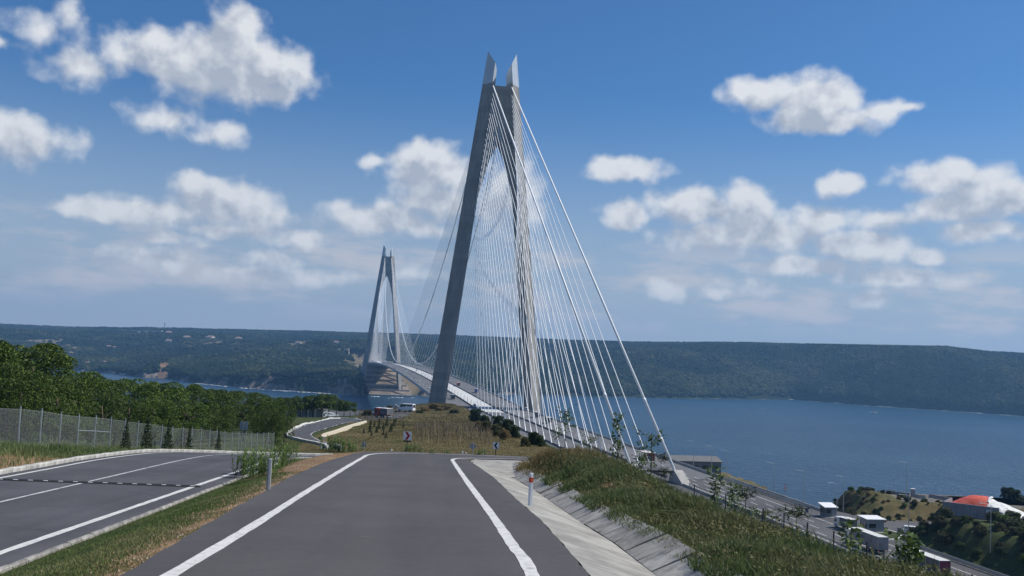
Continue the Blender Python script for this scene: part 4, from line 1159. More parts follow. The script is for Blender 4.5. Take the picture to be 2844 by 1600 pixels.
def trunk_mesh(h, r, mat, bends=3, limbs=0, seed=0, spread=1.5, z0=.45):
    g = random.Random(seed); m = MB(); pts = [(0, 0, -.3)]; x = y = 0
    for k in range(1, bends + 2):
        x += g.uniform(-.12, .12); y += g.uniform(-.12, .12); pts.append((x, y, h * k / (bends + 1)))
    m.tube(pts, [r * (1 - .65 * k / (len(pts) - 1)) for k in range(len(pts))], 7)
    for k in range(limbs):
        z = h * g.uniform(z0, .92); a = g.uniform(0, 6.28); L = spread * g.uniform(.6, 1.0)
        m.tube([(x * z / h, y * z / h, z), (x + L * .5 * math.cos(a), y + L * .5 * math.sin(a), z + L * .35), (x + L * math.cos(a), y + L * math.sin(a), z + L * .55)], [r * .35, r * .25, r * .08], 5)
    return m.mesh('trunk', mat, True)
PINES = []
for k in range(5):
    V, F = crown_pine(100 + k, low=(.12, .18, .15, .22, .1)[k]); PINES.append((np_mesh('crown', V, F, LEAF['pine']), trunk_mesh(6.6, .2, MAT['trunk'], 3, 7, k, 2.4, .25)))
UMB = []
for k in range(4):
    V, F = crown_pine(140 + k, umbrella=True, per=330, size=.36); UMB.append((np_mesh('crown', V, F, LEAF['pine']), trunk_mesh(6.0, .19, MAT['trunk'], 3, 6, 20 + k, 2.2, .7)))
def plant(name, protos, loc, h, base_h, label, cat, group=None, wide=1.0, rz=None, parts=('trunk', 'crown')):
    c, t = random.choice(protos)
    o = empty(name, loc, label, cat, group, random.uniform(0, 6.28) if rz is None else rz)
    s = h / base_h; o.scale = (s * wide, s * wide, s)
    a = obj(parts[0], t, o); b = obj(parts[1], c, o)
    return o
ORD = ['first', 'second', 'third', 'fourth', 'fifth', 'sixth', 'seventh', 'eighth', 'ninth', 'tenth', 'eleventh', 'twelfth']
def place_top(px, py, Y, name, protos, base_h, label, cat, group=None, wide=1.0, hmin=.5, hmax=14, sink=0.0):
    p = aty(px, py, Y); g0 = gz(p[0], p[1]); h = min(max(p[2] - g0, hmin), hmax)
    return plant(name, protos, (float(p[0]), float(p[1]), g0 - sink), h, base_h, label, cat, group, wide)
for i, (px, py, Y) in enumerate([(-60, 930, 74), (8, 934, 76), (55, 938, 82), (-120, 928, 84)]):
    place_top(px, py, Y, 'pine_tree', PINES, 8.5, ('tall dense pine cut by the left edge of the picture', 'highest dense pine just inside the left edge of the picture', 'tall dense pine right of the highest one at left', 'tall dense pine cut by the left edge of the picture')[i], 'tree', 'tall pines at the left edge', 1.0)
for i, (px, py, Y) in enumerate([(105, 954, 80), (150, 977, 84), (185, 1009, 90), (225, 1020, 97), (30, 1000, 70), (120, 1035, 72)]):
    place_top(px, py, Y, 'pine_tree', PINES, 8.5, ('pine next below the tall ones, first step of the falling tree line', 'pine on the second step of the falling tree line at left', 'pine on the third step of the falling tree line at left', 'pine at the foot of the falling tree line at left', 'low pine in front of the tall ones at the left edge', 'low pine behind the second fence post from the left')[i], 'tree', 'pines stepping down behind the fence', 1.0)
for (px, py, Y) in [(262, 1042, 104), (295, 1045, 112), (330, 1044, 120), (375, 1058, 118), (410, 1064, 126), (466, 1052, 116), (505, 1057, 128), (545, 1073, 135), (590, 1076, 142), (635, 1078, 150), (683, 1083, 155), (720, 1091, 160), (755, 1099, 170),
                    (210, 1070, 80), (290, 1092, 90), (360, 1098, 97), (430, 1102, 102), (520, 1106, 114), (600, 1115, 124), (680, 1120, 137), (560, 1079, 182), (640, 1084, 205), (480, 1072, 172), (720, 1096, 215), (60, 1045, 66), (165, 1062, 72)]:
    place_top(px, py, Y, 'pine_tree', PINES, 8.5, 'round green pine in the long row of trees behind the wire fence', 'tree', 'pines in the row behind the wire fence', 1.08)
for i, (px, py, Y) in enumerate([(745, 1112, 122), (772, 1108, 128), (795, 1118, 134), (760, 1140, 116)]):
    place_top(px, py, Y, 'pine_tree', PINES, 8.5, ('dark tree right behind the grey square sign back', 'dark tree with the highest top at the fence end', 'dark tree closest to the lower hairpin bend', 'low dark tree in front of the others at the fence end')[i], 'tree', 'dark trees at the end of the fence', .72)
for i, (px, py, Y) in enumerate([(785, 1103, 280), (804, 1104, 286), (822, 1104, 292), (838, 1100, 302), (853, 1103, 312), (872, 1098, 300), (898, 1091, 296), (915, 1095, 306), (938, 1109, 300), (957, 1113, 306), (975, 1116, 300)]):
    place_top(px, py, Y, 'umbrella_pine', UMB, 8.0, ORD[i] + ' umbrella pine from the left in the clump beyond the hairpin bend', 'tree', 'umbrella pines beyond the hairpin', 1.12)

# saplings of spruce on the slope
def spruce(seed):
    g = np.random.default_rng(seed); P = []
    for z in np.linspace(.12, 1.5, 11):
        r = .5 * (1 - z / 1.62) * g.uniform(.8, 1.15); n = int(260 * r + 25); a = g.uniform(0, 6.28, n); rr = r * g.random(n) ** .5
        P.append(np.stack([rr * np.cos(a), rr * np.sin(a), z + .10 - .22 * rr + g.normal(0, .03, n)], -1))
    return tri_cloud(np.concatenate(P), .13, .05, .4, g)
SPR = []
for k in range(3):
    V, F = spruce(200 + k); SPR.append((np_mesh('crown', V, F, LEAF['spruce']), trunk_mesh(1.3, .025, MAT['trunk'], 2, 0, 40 + k)))
z1 = lambda x, y: (760 + .1553 * x, 1100 + .1553 * y)
for x, y, hp in [(1610, 668, 85), (1720, 650, 110), (1725, 590, 120), (1840, 660, 120), (1800, 560, 100), (1880, 590, 130), (1960, 610, 120), (2020, 540, 130), (2010, 752, 120), (2090, 650, 130), (2150, 550, 130), (1890, 480, 90), (1740, 500, 80), (2030, 470, 90), (1750, 715, 90), (2110, 600, 110), (2180, 480, 90), (2320, 560, 80), (1960, 700, 100)]:
    px, py = z1(x, y); p = hit(px, py)
    plant('spruce_sapling', SPR, p, .1553 * hp * p[1] / FPX * 1.05, 1.6, 'small dark spruce sapling on the dry slope left of the red chevron sign', 'sapling', 'spruce saplings on the slope', 1.0)
# saplings along the fence
z0 = lambda x, y: (.3106 * x, 860 + .3106 * y)
for i, (x, yt, yb) in enumerate([(1140, 980, 1125), (1330, 950, 1110), (1515, 990, 1130), (1700, 1030, 1140), (1960, 1060, 1165)]):
    px, py = z0(x, yt); Y = 50 + (px - 300) / 400 * 42 + 8
    place_top(px, py, Y, 'spruce_sapling', SPR, 1.6, ORD[i] + ' young dark conifer from the left against the wire fence', 'sapling', 'young conifers against the fence', random.uniform(.4, .75), .8, 4)

# bushes
def bush(seed, n=26, per=520, size=.13, sq=.8):
    g = np.random.default_rng(seed); lobes = []
    for k in range(n):
        a = g.uniform(0, 6.28); z = g.uniform(.15, 1.15); rr = .85 * g.random() ** .6 * (1.15 - .45 * z)
        lobes.append((rr * math.cos(a), rr * math.sin(a), z, g.uniform(.22, .42), .85))
    return tri_cloud(lobe_points(lobes, per * 3, g, .35, .2), size, .3, .6, g)
BUSH = {}
for nm, mat in (('olive', 'olive'), ('broad', 'broad'), ('pine_dark', 'pine_dark'), ('dry', 'dry')):
    BUSH[nm] = []
    for k in range(3):
        V, F = bush(300 + k + 7 * len(BUSH)); BUSH[nm].append((np_mesh('foliage', V, F, LEAF[mat]), trunk_mesh(.8, .05, MAT['trunk'], 2, 5, 60 + k, .5, .2)))
def bush_at(px, py, w_px, label, group, kind='olive', tall=1.0, name='bush', dz=0):
    p = hit(px, py); w = w_px * p[1] / FPX
    o = plant(name, BUSH[kind], (p[0], p[1], p[2] - .05), w * .72 * tall, 1.5, label, 'bush', group, parts=('stem', 'foliage'), wide=1 / tall)
    return o
for px, py, w, kd in [(1320, 1172, 46, 'pine_dark'), (1342, 1186, 40, 'pine_dark'), (1362, 1180, 50, 'pine_dark'), (1386, 1196, 52, 'pine_dark'), (1408, 1206, 50, 'pine_dark'), (1425, 1216, 44, 'pine_dark'), (1350, 1200, 40, 'olive'), (1378, 1212, 44, 'olive'), (1400, 1222, 40, 'dry'), (1330, 1196, 36, 'dry')]:
    bush_at(px, py, w, 'dark shrub on the bank just left of the bridge carriageway', 'dark shrubs beside the bridge carriageway', kd, 1.25)
for px, py, w, kd in [(1480, 1236, 46, 'pine_dark'), (1500, 1240, 40, 'pine_dark'), (1460, 1240, 36, 'olive')]:
    bush_at(px, py, w, 'shrub rising behind the dry grass below the bridge stays', 'shrubs behind the dry grass', kd, 1.2)
bush_at(1022, 1155, 34, 'low round bush with yellow green top beside the parked red truck', None, 'olive', .8)
bush_at(1082, 1140, 24, 'small grey green bush at the far car park edge', None, 'olive')
for px in (1100, 1108, 1125, 1137): bush_at(px, 1146, 10, 'tiny clipped shrub in the row along the far car park', 'clipped shrubs along the car park', 'pine_dark', .9)
for px, py, w in [(1206, 1136, 44), (1180, 1142, 36), (1238, 1138, 40), (1165, 1148, 26), (1262, 1148, 34), (1222, 1140, 30)]:
    bush_at(px, py, w, 'dry scrub on the brow of the slope in front of the near tower', 'scrub in front of the near tower', random.choice(('dry', 'olive')), .55)
# shrubs on the dark bank at lower right and on the mound by the plaza
for k in range(190):
    s, u = rng.uniform(452, 530), 31.5 + 36 * rng.random() ** 1.4
    x, y, _ = W(s, u, 0); z = gz(x, y)
    if z < DECK + .8: continue
    plant('bush', BUSH[random.choice(('olive', 'broad', 'olive', 'pine_dark'))], (x, y, z - .1), rng.uniform(1.4, 3.2), 1.5, 'shrub on the dark overgrown bank at lower right', 'bush', 'shrubs on the dark bank', parts=('stem', 'foliage'))
for k in range(190):
    s, u = rng.uniform(384, 433), rng.uniform(38, 68)
    x, y, _ = W(s, u, 0); z = gz(x, y)
    if y > 283 and abs(x - 112) > 10: continue
    plant('bush', BUSH[random.choice(('olive', 'olive', 'broad', 'dry', 'pine_dark'))], (x, y, z - .1), rng.uniform(.6, 1.5), 1.5, 'scrub on the brown mound behind the side plaza', 'bush', 'scrub behind the side plaza', parts=('stem', 'foliage'))
for px, py, Y in [(2800, 1390, 300), (2840, 1378, 305), (2825, 1400, 296), (2870, 1385, 300)]:
    p = aty(px, py, Y); plant('bush', BUSH['pine_dark'], (float(p[0]), float(p[1]), gz(p[0], p[1])), 4.0, 1.5, 'dark bush against the water behind the salt heap', 'bush', 'dark bushes behind the salt heap', parts=('stem', 'foliage'))

# young planted trees with stakes on the bank
def young(seed, style):
    g = np.random.default_rng(seed); rr = random.Random(seed); m = MB()
    H0 = 3.6; m.tube([(0, 0, -.4), (.04, .02, H0 * .5), (-.02, .03, H0 * .95)], [.035, .028, .012], 6)
    P = []
    if style == 'column':
        for z in np.linspace(1.5, 3.7, 16): a = g.uniform(0, 6.28, 11); r = g.uniform(.05, .36, 11); P.append(np.stack([r * np.cos(a), r * np.sin(a), z + g.normal(0, .08, 11)], -1))
        sz = .20
    elif style == 'spread':
        for k in range(9):
            a = rr.uniform(0, 6.28); z = rr.uniform(1.6, 3.0); L = rr.uniform(.6, 1.1)
            e = (L * math.cos(a), L * math.sin(a), z + L * .6); m.tube([(0, 0, z), (e[0] * .5, e[1] * .5, z + L * .4), e], [.018, .012, .005], 4)
            t = g.random(26)[:, None]; P.append(np.array([[0, 0, z]]) * (1 - t) + np.array([e]) * t + g.normal(0, .11, (26, 3)))
        P = [np.concatenate(P)[rng.permutation(9 * 26)[:170]]]; sz = .16
    elif style == 'tuft':
        for zc in (1.7, 2.5, 3.5):
            for k in range(5):
                a = rr.uniform(0, 6.28); L = .45 * (1.25 - zc / 5); m.tube([(0, 0, zc - .2), (L * math.cos(a), L * math.sin(a), zc)], [.012, .006], 4)
                P.append(np.array([L * math.cos(a), L * math.sin(a), zc]) + g.normal(0, .16, (38, 3)))
        sz = .22
    elif style == 'leafy':
        for z in np.linspace(1.6, 3.7, 14): a = g.uniform(0, 6.28, 20); r = g.uniform(.08, .62, 20) * (1.15 - abs(z - 2.6) * .35); P.append(np.stack([r * np.cos(a), r * np.sin(a), z + g.normal(0, .1, 20)], -1))
        sz = .30
    else:
        P.append(np.array([0, 0, 3.1]) + g.normal(0, .3, (150, 3)) * np.array([1, 1, 1.2])); sz = .18
    V, F = tri_cloud(np.concatenate(P), sz, .2, .6 if style != 'tuft' else .2, g)
    return np_mesh('crown', V, F, LEAF['broad' if style != 'tuft' else 'pine_dark']), m.mesh('trunk', MAT['trunk'], True)
YOUNG = {st: [young(400 + 9 * i + k, st) for k in range(2)] for i, st in enumerate(('column', 'spread', 'tuft', 'ball', 'leafy'))}
stake_me = MB(); stake_me.tube([(0, 0, -.4), (0, 0, 1.5)], .04, 5); stake_me = stake_me.mesh('stake', MAT['dark_wood'])
for px, py, Y, st, lab, stakes in [
    (1718, 1150, 60, 'column', 'young leafy tree with tall stakes in front of the second main cable', 3),
    (1812, 1186, 70, 'spread', 'thin spreading sapling beside the rightmost main cable', 0),
    (1572, 1138, 86, 'ball', 'sparse sapling with a single tuft high among the bridge stays', 0),
    (1551, 1188, 76, 'ball', 'round headed sapling in the middle of the bridge stays', 2),
    (1640, 1200, 80, 'spread', 'small green sapling low among the bridge stays', 0),
    (1602, 1222, 74, 'spread', 'short leafy sapling at the brow below the stays', 0),
    (1838, 1262, 66, 'tuft', 'small dark pine left of the concrete anchor block', 0),
    (1782, 1262, 62, 'ball', 'low bright green sapling at the foot of the second main cable', 0),
    (1990, 1272, 80, 'column', 'slim dark sapling against the water right of the anchor block', 0),
    (2072, 1300, 82, 'tuft', 'young pine with two tufts standing over the highway', 0),
    (2040, 1345, 76, 'column', 'short dark sapling left of the two tufted pine', 0),
    (2160, 1284, 86, 'spread', 'tall spreading sapling in front of the lamp posts', 0),
    (2125, 1395, 70, 'spread', 'bushy sapling on the bank below the tall spreading one', 0),
    (2212, 1412, 62, 'tuft', 'young pine with windswept top above the guard rail', 0),
    (2362, 1448, 48, 'column', 'leafy sapling in front of the white van', 0),
    (2522, 1488, 34, 'leafy', 'large leaved young tree at the bottom edge between the two trailers', 0)]:
    p = aty(px, py, Y); g0 = gz(p[0], p[1]); h = float(np.clip(p[2] - g0, 1.2, 6.5))
    o = plant('young_tree', YOUNG[st], (float(p[0]), float(p[1]), g0), h, 3.7, lab, 'tree', 'young trees on the highway bank', 1.0 if px < 1900 else 1.3 if Y > 40 else 1.1)
    for k in range(stakes):
        q = obj('stake', stake_me, o); q.location = (.28 * math.cos(2.1 * k + .5), .28 * math.sin(2.1 * k + .5), 0)

# reeds
def reed(seed, n=15, H0=1.5, spread=.7):
    g = random.Random(seed); V = []; F = []
    for k in range(n):
        x, y = g.gauss(0, spread * .45), g.gauss(0, spread * .45); h = H0 * g.uniform(.6, 1.1); lx, ly = g.uniform(-.16, .16), g.uniform(-.16, .16)
        for j in range(9):
            t = (j + 1) / 9; a = g.uniform(0, 6.28); L = .38 * g.uniform(.7, 1.2); bx, by, bz = x + lx * t * h, y + ly * t * h, h * t * .92
            w = .032; dx, dy = math.cos(a), math.sin(a); b = len(V)
            V += [(bx - dy * w, by + dx * w, bz), (bx + dy * w, by - dx * w, bz), (bx + dx * L * .55 + dy * w, by + dy * L * .55 - dx * w, bz + L * .45), (bx + dx * L * .55 - dy * w, by + dy * L * .55 + dx * w, bz + L * .45), (bx + dx * L, by + dy * L, bz + L * .38)]
            F += [(b, b + 1, b + 2), (b, b + 2, b + 3), (b + 3, b + 2, b + 4)]
    return np_mesh('leaves', V, F, LEAF['reed'])
def reed_stems(seed, n=15, H0=1.5, spread=.7):
    g = random.Random(seed); m = MB()
    for k in range(n):
        x, y = g.gauss(0, spread * .45), g.gauss(0, spread * .45); h = H0 * g.uniform(.6, 1.1); lx, ly = g.uniform(-.16, .16), g.uniform(-.16, .16)
        m.tube([(x, y, -.05), (x + lx * h, y + ly * h, h * .95)], [.012, .006], 3)
        for j in range(9): g.uniform(0, 6.28); g.uniform(.7, 1.2)
    return m.mesh('stems', LEAF['reed'])
REED = [(reed(500 + k), reed_stems(500 + k)) for k in range(3)]
for i, (px, py, h) in enumerate([(672, 1322, 1.15), (690, 1330, 1.25), (706, 1318, 1.2), (722, 1326, 1.05), (752, 1318, 1.1), (772, 1308, 1.15), (790, 1296, 1.2), (806, 1284, 1.1)]):
    p = hit(px, py); plant('reed_clump', REED, p, h, 1.5, ORD[i] + ' leafy reed clump from the left beside the grey marker post', 'reeds', 'reeds on the verge between the roads', 1.0, parts=('stems', 'leaves'))
for i, (px, py, h) in enumerate([(917, 1252, 1.25), (930, 1254, 1.4), (945, 1255, 1.3), (958, 1256, 1.2), (972, 1257, 1.0), (985, 1256, .7)]):
    p = hit(px, py); plant('reed_clump', REED, p, h, 1.5, ORD[i] + ' clump from the left of the tall reeds ending the red soil', 'reeds', 'reeds at the end of the red soil', 1.1, parts=('stems', 'leaves'))
for px, py, h in [(1126, 1254, .55), (1138, 1255, .75), (1150, 1257, .7), (1165, 1257, .5), (1200, 1262, .4), (1240, 1262, .4), (1330, 1266, .5), (1345, 1266, .5)]:
    p = hit(px, py); plant('reed_clump', REED, p, h, 1.5, 'green weeds at the foot of the red chevron sign along the bend', 'reeds', 'weeds along the bend', 1.3, parts=('stems', 'leaves'))

# grass
def blades(name, X, Y, h, w, mat, label, lean=.35, seg=2, zoff=-.02):
    n = len(X); Z = ground(X, Y) + zoff; a = rng.uniform(0, 6.283, n); b = rng.uniform(0, 6.283, n); le = h * lean * rng.uniform(.2, 1.3, n)
    B = np.stack([X, Y, Z], -1); e = np.stack([np.cos(a), np.sin(a), 0 * a], -1) * (w / 2)[:, None]; d = np.stack([np.cos(b), np.sin(b), 0 * b], -1)
    m_ = B + d * (le * .3)[:, None] + np.array([0, 0, 1]) * (h * .55)[:, None]; t = B + d * le[:, None] + np.array([0, 0, 1]) * h[:, None]
    V = np.stack([B - e, B + e, m_ + e * .7, m_ - e * .7, t], 1).reshape(-1, 3); k = np.arange(n)[:, None] * 5
    F = np.concatenate([k + np.array([[0, 1, 2]]), k + np.array([[0, 2, 3]]), k + np.array([[3, 2, 4]])], 1).reshape(-1, 3)
    o = obj(name, np_mesh(name, V, F, mat)); return tag(o, label, 'grass', kind='stuff')
def scatter(n, x0, x1, y0, y1, bias=1.0):
    return rng.uniform(x0, x1, n), y0 + (y1 - y0) * rng.random(n) ** bias
# lawn strip between the roads
x, y = scatter(330000, -14.5, -4.5, 12.5, 62, 1.6)
xl, xk = ip(y, XL), ip(y, XK); dl = xl - x
bald = fbm(x, y, 1.6, 3, 41)
keep = (x > xk + .03) & (dl > .05) & (rng.random(len(x)) < np.clip((dl - .1) / .9, .06, 1) * np.where(y > 41, .30 * (x < xk + 1.2), 1) * np.where(bald > .60, .3, 1))
x, y = x[keep], y[keep]
blades('lawn', x, y, rng.uniform(.025, .085, len(x)), rng.uniform(.008, .016, len(x)) * (1 + y / 40), LEAF['lawn'], 'short green lawn on the strip between the two roads')
# weeds on the bank
x, y = scatter(330000, -1, 15, 12, 72, 1.35)
d = x - ip(y, XR); tall = fbm(x, y, 1.8, 3, 43); far = sm(44, 60, y)
keep = (d > 2.5) & (tall + .25 * rng.random(len(x)) > .42 - .12 * far) & ((y < 57) | (d > 3.4 + (y - 57) * .3)) 
x, y, tall, far, d = x[keep], y[keep], tall[keep], far[keep], d[keep]
gr = rng.random(len(x)) > far * .85
hh = (.10 + .46 * np.clip(tall - .35, 0, 1)) * rng.uniform(.5, 1.7, len(x))
blades('bank_weeds', x[gr], y[gr], hh[gr], (rng.uniform(.014, .034, len(x)) * (1 + y / 60))[gr], LEAF['weeds'], 'rough green weeds covering the bank beside the ditch', .6)
x2, y2 = x[~gr], y[~gr]
blades('dry_bank_grass', x2, y2, hh[~gr] * 1.25 + .08, rng.uniform(.012, .026, len(x2)) * (1 + y2 / 60), LEAF['dry'], 'tall brown dry grass at the far end of the bank', .5)
# leafy weeds that break up the bank
n = 2600
X0, Y0 = scatter(n * 3, 0, 12, 13, 62, 1.4); d0 = X0 - ip(Y0, XR); keep = (d0 > 2.75) & (fbm(X0, Y0, 2.4, 3, 88) + .2 * rng.random(n * 3) > .55); X0, Y0 = X0[keep][:n], Y0[keep][:n]
hz_ = rng.uniform(.10, .34, len(X0)); k = 30
C = np.repeat(np.stack([X0, Y0, ground(X0, Y0)], -1), k, 0); hr = np.repeat(hz_, k)
C = C + rng.normal(size=C.shape) * np.stack([hr * .5, hr * .5, hr * 0], -1) + np.stack([hr * 0, hr * 0, hr * rng.random(len(hr))], -1)
V, F = tri_cloud(C, .075, .35, .6)
tag(obj('leafy_weeds', np_mesh('leafy_weeds', V, F, LEAF['bank'])), 'dark leafy weeds in clumps on the bank', 'weeds', kind='stuff')
# slope towards the highway
x, y = scatter(120000, 3, 62, 14, 150, 1.2)
xc = ip(y, [(-60, 10), (0, 8.2), (20, 7.2), (55, 4.4), (62, 4.6), (68, 5.2), (76, 5.2), (90, 6), (150, 4)])
keep = (x > xc) & (x < xc + 34) & (rng.random(len(x)) < .8); x, y = x[keep], y[keep]
blades('slope_scrub_grass', x, y, rng.uniform(.2, .6, len(x)), rng.uniform(.03, .07, len(x)), LEAF['weeds'], 'coarse grass on the slope falling to the highway', .6)
# left verge
x, y = scatter(150000, -46, -19, 24, 84, 1.1)
x0 = ip(y, [(-40, -19), (30, -20.2), (40, -21.4), (56, -23.3), (66, -23.0), (72, -19.5), (84, -17)]); dl = x0 - x
pz = fbm(x, y, 2.6, 3, 45)
keep = (dl > .4) & (rng.random(len(x)) < np.clip(dl / 4.5 + sm(46, 56, y) * .9, .04, 1)) & (pz + .3 * rng.random(len(x)) > .45)
x, y, pz = x[keep], y[keep], pz[keep]
blades('verge_grass', x, y, (.14 + .75 * np.clip(pz - .35, 0, 1)) * rng.uniform(.5, 1.4, len(x)), rng.uniform(.02, .05, len(x)), LEAF['weeds'], 'green weeds on the verge below the wire fence', .5)
# field beyond the bend
x, y = scatter(150000, -46, 26, 74, 260, 1.3)
pz = fbm(x, y, 7, 3, 47)
keep = (x > -.23 * y) & (x < 16 - .05 * (y - 74)) & (pz + .4 * rng.random(len(x)) > .5)
inroad = np.zeros(len(x), bool)
for a in np.concatenate([so_[:, :2] * (1 - t) + si_[:, :2] * t for t in (0, .2, .4, .6, .8, 1)]):
    inroad |= (x - a[0]) ** 2 + (y - a[1]) ** 2 < 2.6
ok = np.abs(x - 0) >= 0
rdz = (y > ip(x, [(-24, 60), (-18, 71), (-14, 75), (-9, 79), (-3, 81.6), (6, 83.6), (14, 84.6), (30, 84.6)]) + .5)
keep &= ~inroad & rdz
x, y = x[keep], y[keep]
blades('field_grass', x, y, rng.uniform(.035, .09, len(x)) * (1 + .004 * y), rng.uniform(.03, .06, len(x)) * (1 + y / 130), LEAF['field'], 'dry olive grass on the open slope beyond the bend', .6)
x, y = scatter(90000, -120, 8, 230, 486, 1.0); keep = (x > -.155 * y) & (x < 2 - .05 * (y - 230)) & (fbm(x, y, 9, 3, 52) + .3 * rng.random(len(x)) > .5); x, y = x[keep], y[keep]
blades('brow_grass', x, y, rng.uniform(.15, .5, len(x)), rng.uniform(.08, .2, len(x)), LEAF['field'], 'rough grass on the brow in front of the near tower', .6)
# rows of dead stalks
n = 1100
X0, Y0 = rng.uniform(-24, 2, n * 4), rng.uniform(108, 250, n * 4)
pr = X0 / Y0; keep = (pr > -.095) & (pr < -.012) & (fbm(X0, Y0, 8, 2, 49) > .42); X0, Y0 = X0[keep][:n], Y0[keep][:n]
m = MB(); Z0 = ground(X0, Y0)
for a, b, c in zip(X0, Y0, Z0):
    h = random.uniform(.7, 1.6); m.tube([(a, b, c - .05), (a + random.uniform(-.1, .1), b + random.uniform(-.1, .1), c + h)], [.028, .016], 3, False)
    if random.random() < .5:
        m.tube([(a, b, c + h * .6), (a + random.uniform(-.3, .3), b, c + h * 1.05)], [.02, .01], 3, False)
tag(m.build('dead_stalks', material('dead_stalk', (.36, .28, .17), .9, col2=(.16, .12, .08), scale=.4, coords='pos')), 'rows of dead brown stalks on the slope below the bridge', 'stalks', kind='stuff')
nd = 7000
X0, Y0 = rng.uniform(-28, 12, nd * 4), rng.uniform(118, 300, nd * 4); pr = X0 / Y0
keep = (pr > -.098) & (pr < .01) & (fbm(X0, Y0, 10, 3, 55) > .45); X0, Y0 = X0[keep][:nd], Y0[keep][:nd]
blades('dry_scrub', X0, Y0, rng.uniform(.15, .42, len(X0)), rng.uniform(.04, .09, len(X0)), LEAF['dry'], 'brown dry scrub among the dead stalks on the slope', .6)
# clods and pebbles on the bare soil
def clods():
    m = MB()
    for k in range(1300):
        if k < 1000:
            y = 13 + 52 * rng.random() ** 1.5; x = float(ip(y, XL)) - abs(rng.normal(0, .45 if y < 40 else 1.2)) - .05
            if x < float(ip(y, XK)): continue
        else:
            y = rng.uniform(13, 50); x = float(ip(y, XR)) + rng.uniform(3.0, 6.5)
        r = rng.uniform(.010, .034) * (1 + y / 60); z = gz(x, y)
        q = [(x + r * a * rng.uniform(.6, 1.2), y + r * b * rng.uniform(.6, 1.2), z + r * c * rng.uniform(.5, 1)) for a, b, c in ((1, 0, 0), (0, 1, 0), (-1, 0, 0), (0, -1, 0), (0, 0, .9), (0, 0, -.5))]
        m.add(q, ((0, 1, 4), (1, 2, 4), (2, 3, 4), (3, 0, 4), (1, 0, 5), (2, 1, 5), (3, 2, 5), (0, 3, 5)))
    tag(m.build('clods', material('clod', (.22, .13, .07), .95, col2=(.34, .27, .19), scale=1.5, coords='pos')), 'loose clods and pebbles along the road edge', 'pebbles', kind='stuff')
clods()
# ------------------------------------------------------------------ wire fence on the left
def wire_panel(L, H, step=.085, w=.0065):
    V = []; F = []
    def rib(a, b):
        a, b = np.array(a), np.array(b); d = b - a; n = np.array([-d[1], d[0]]) / (np.linalg.norm(d) + 1e-9) * w / 2
        k = len(V); V.extend([(p[0], 0.0, p[1]) for p in (a - n, b - n, b + n, a + n)]); F.append((k, k + 1, k + 2, k + 3))
    for c in np.arange(-H, L, step):
        x0, x1 = max(c, 0), min(c + H, L)
        if x1 > x0: rib((x0, x0 - c), (x1, x1 - c)); rib((x0, H - (x0 - c)), (x1, H - (x1 - c)))
    for h in (.02, H - .02): rib((0, h), (L, h)); rib((0, h + .008), (L, h + .008))
    return np_mesh('wire_panel', V, F, MAT['wire'])
MAT['wire'] = material('fence_wire', (.34, .36, .36), .5, metal=.3)
def left_fence():
    ys = np.arange(37, 116, 2.5); X = -27.7
    root = empty('wire_fence', (X, ys[0], gz(X, ys[0])), 'tall wire mesh fence on steel posts along the left verge', 'fence')
    pm = MB(); pm.tube([(0, 0, -.3), (0, 0, 2.32)], .042, 7); pme = pm.mesh('post', MAT['steel'])
    pan = wire_panel(2.5, 2.02)
    rm = MB(); rm.tube([(0, 0, 0), (0, 2.5, 0)], .03, 6); rme = rm.mesh('rail', MAT['steel'])
    for i, y in enumerate(ys):
        z = gz(X, y); o = obj('post', pme, root); o.location = Vector((X, y, z)) - root.location; o.rotation_euler = (random.uniform(-.02, .02), random.uniform(-.02, .02), 0)
        if i < len(ys) - 1:
            z2 = gz(X, y + 2.5); p = obj('wire_panel', pan, root); p.location = Vector((X, y, z + .12)) - root.location
            p.rotation_euler = (0, -math.atan2(z2 - z, 2.5), math.pi / 2)
            if 61 < y < 66.5: r = obj('rail', rme, root); r.location = Vector((X, y, z + 1.25)) - root.location; r.rotation_euler = (math.atan2(z2 - z, 2.5), 0, 0)
    return root
left_fence()
def right_fence():
    pts = []
    for px, py in [(1929, 1346), (2016, 1371), (2120, 1410), (2178, 1424), (2243, 1450), (2316, 1475), (2408, 1504), (2500, 1534), (2597, 1563), (2700, 1596)]:
        Ys = np.arange(26, 120, .5); P = np.array([aty(px, py, q) for q in Ys]); dz = P[:, 2] - ground(P[:, 0], P[:, 1])
        k = int(np.argmin(np.abs(dz - 2.0))); pts.append(P[k])
    root = empty('bank_fence', tuple(float(v) for v in (pts[0][0], pts[0][1], pts[0][2] - 2)), 'thin dark fence posts along the bank above the highway', 'fence')
    pm = MB(); pm.tube([(0, 0, -.4), (0, 0, 2.0)], .03, 6); pme = pm.mesh('post', MAT['dark_steel'])
    for p in pts:
        o = obj('post', pme, root); o.location = Vector((p[0], p[1], gz(p[0], p[1]))) - root.location
right_fence()

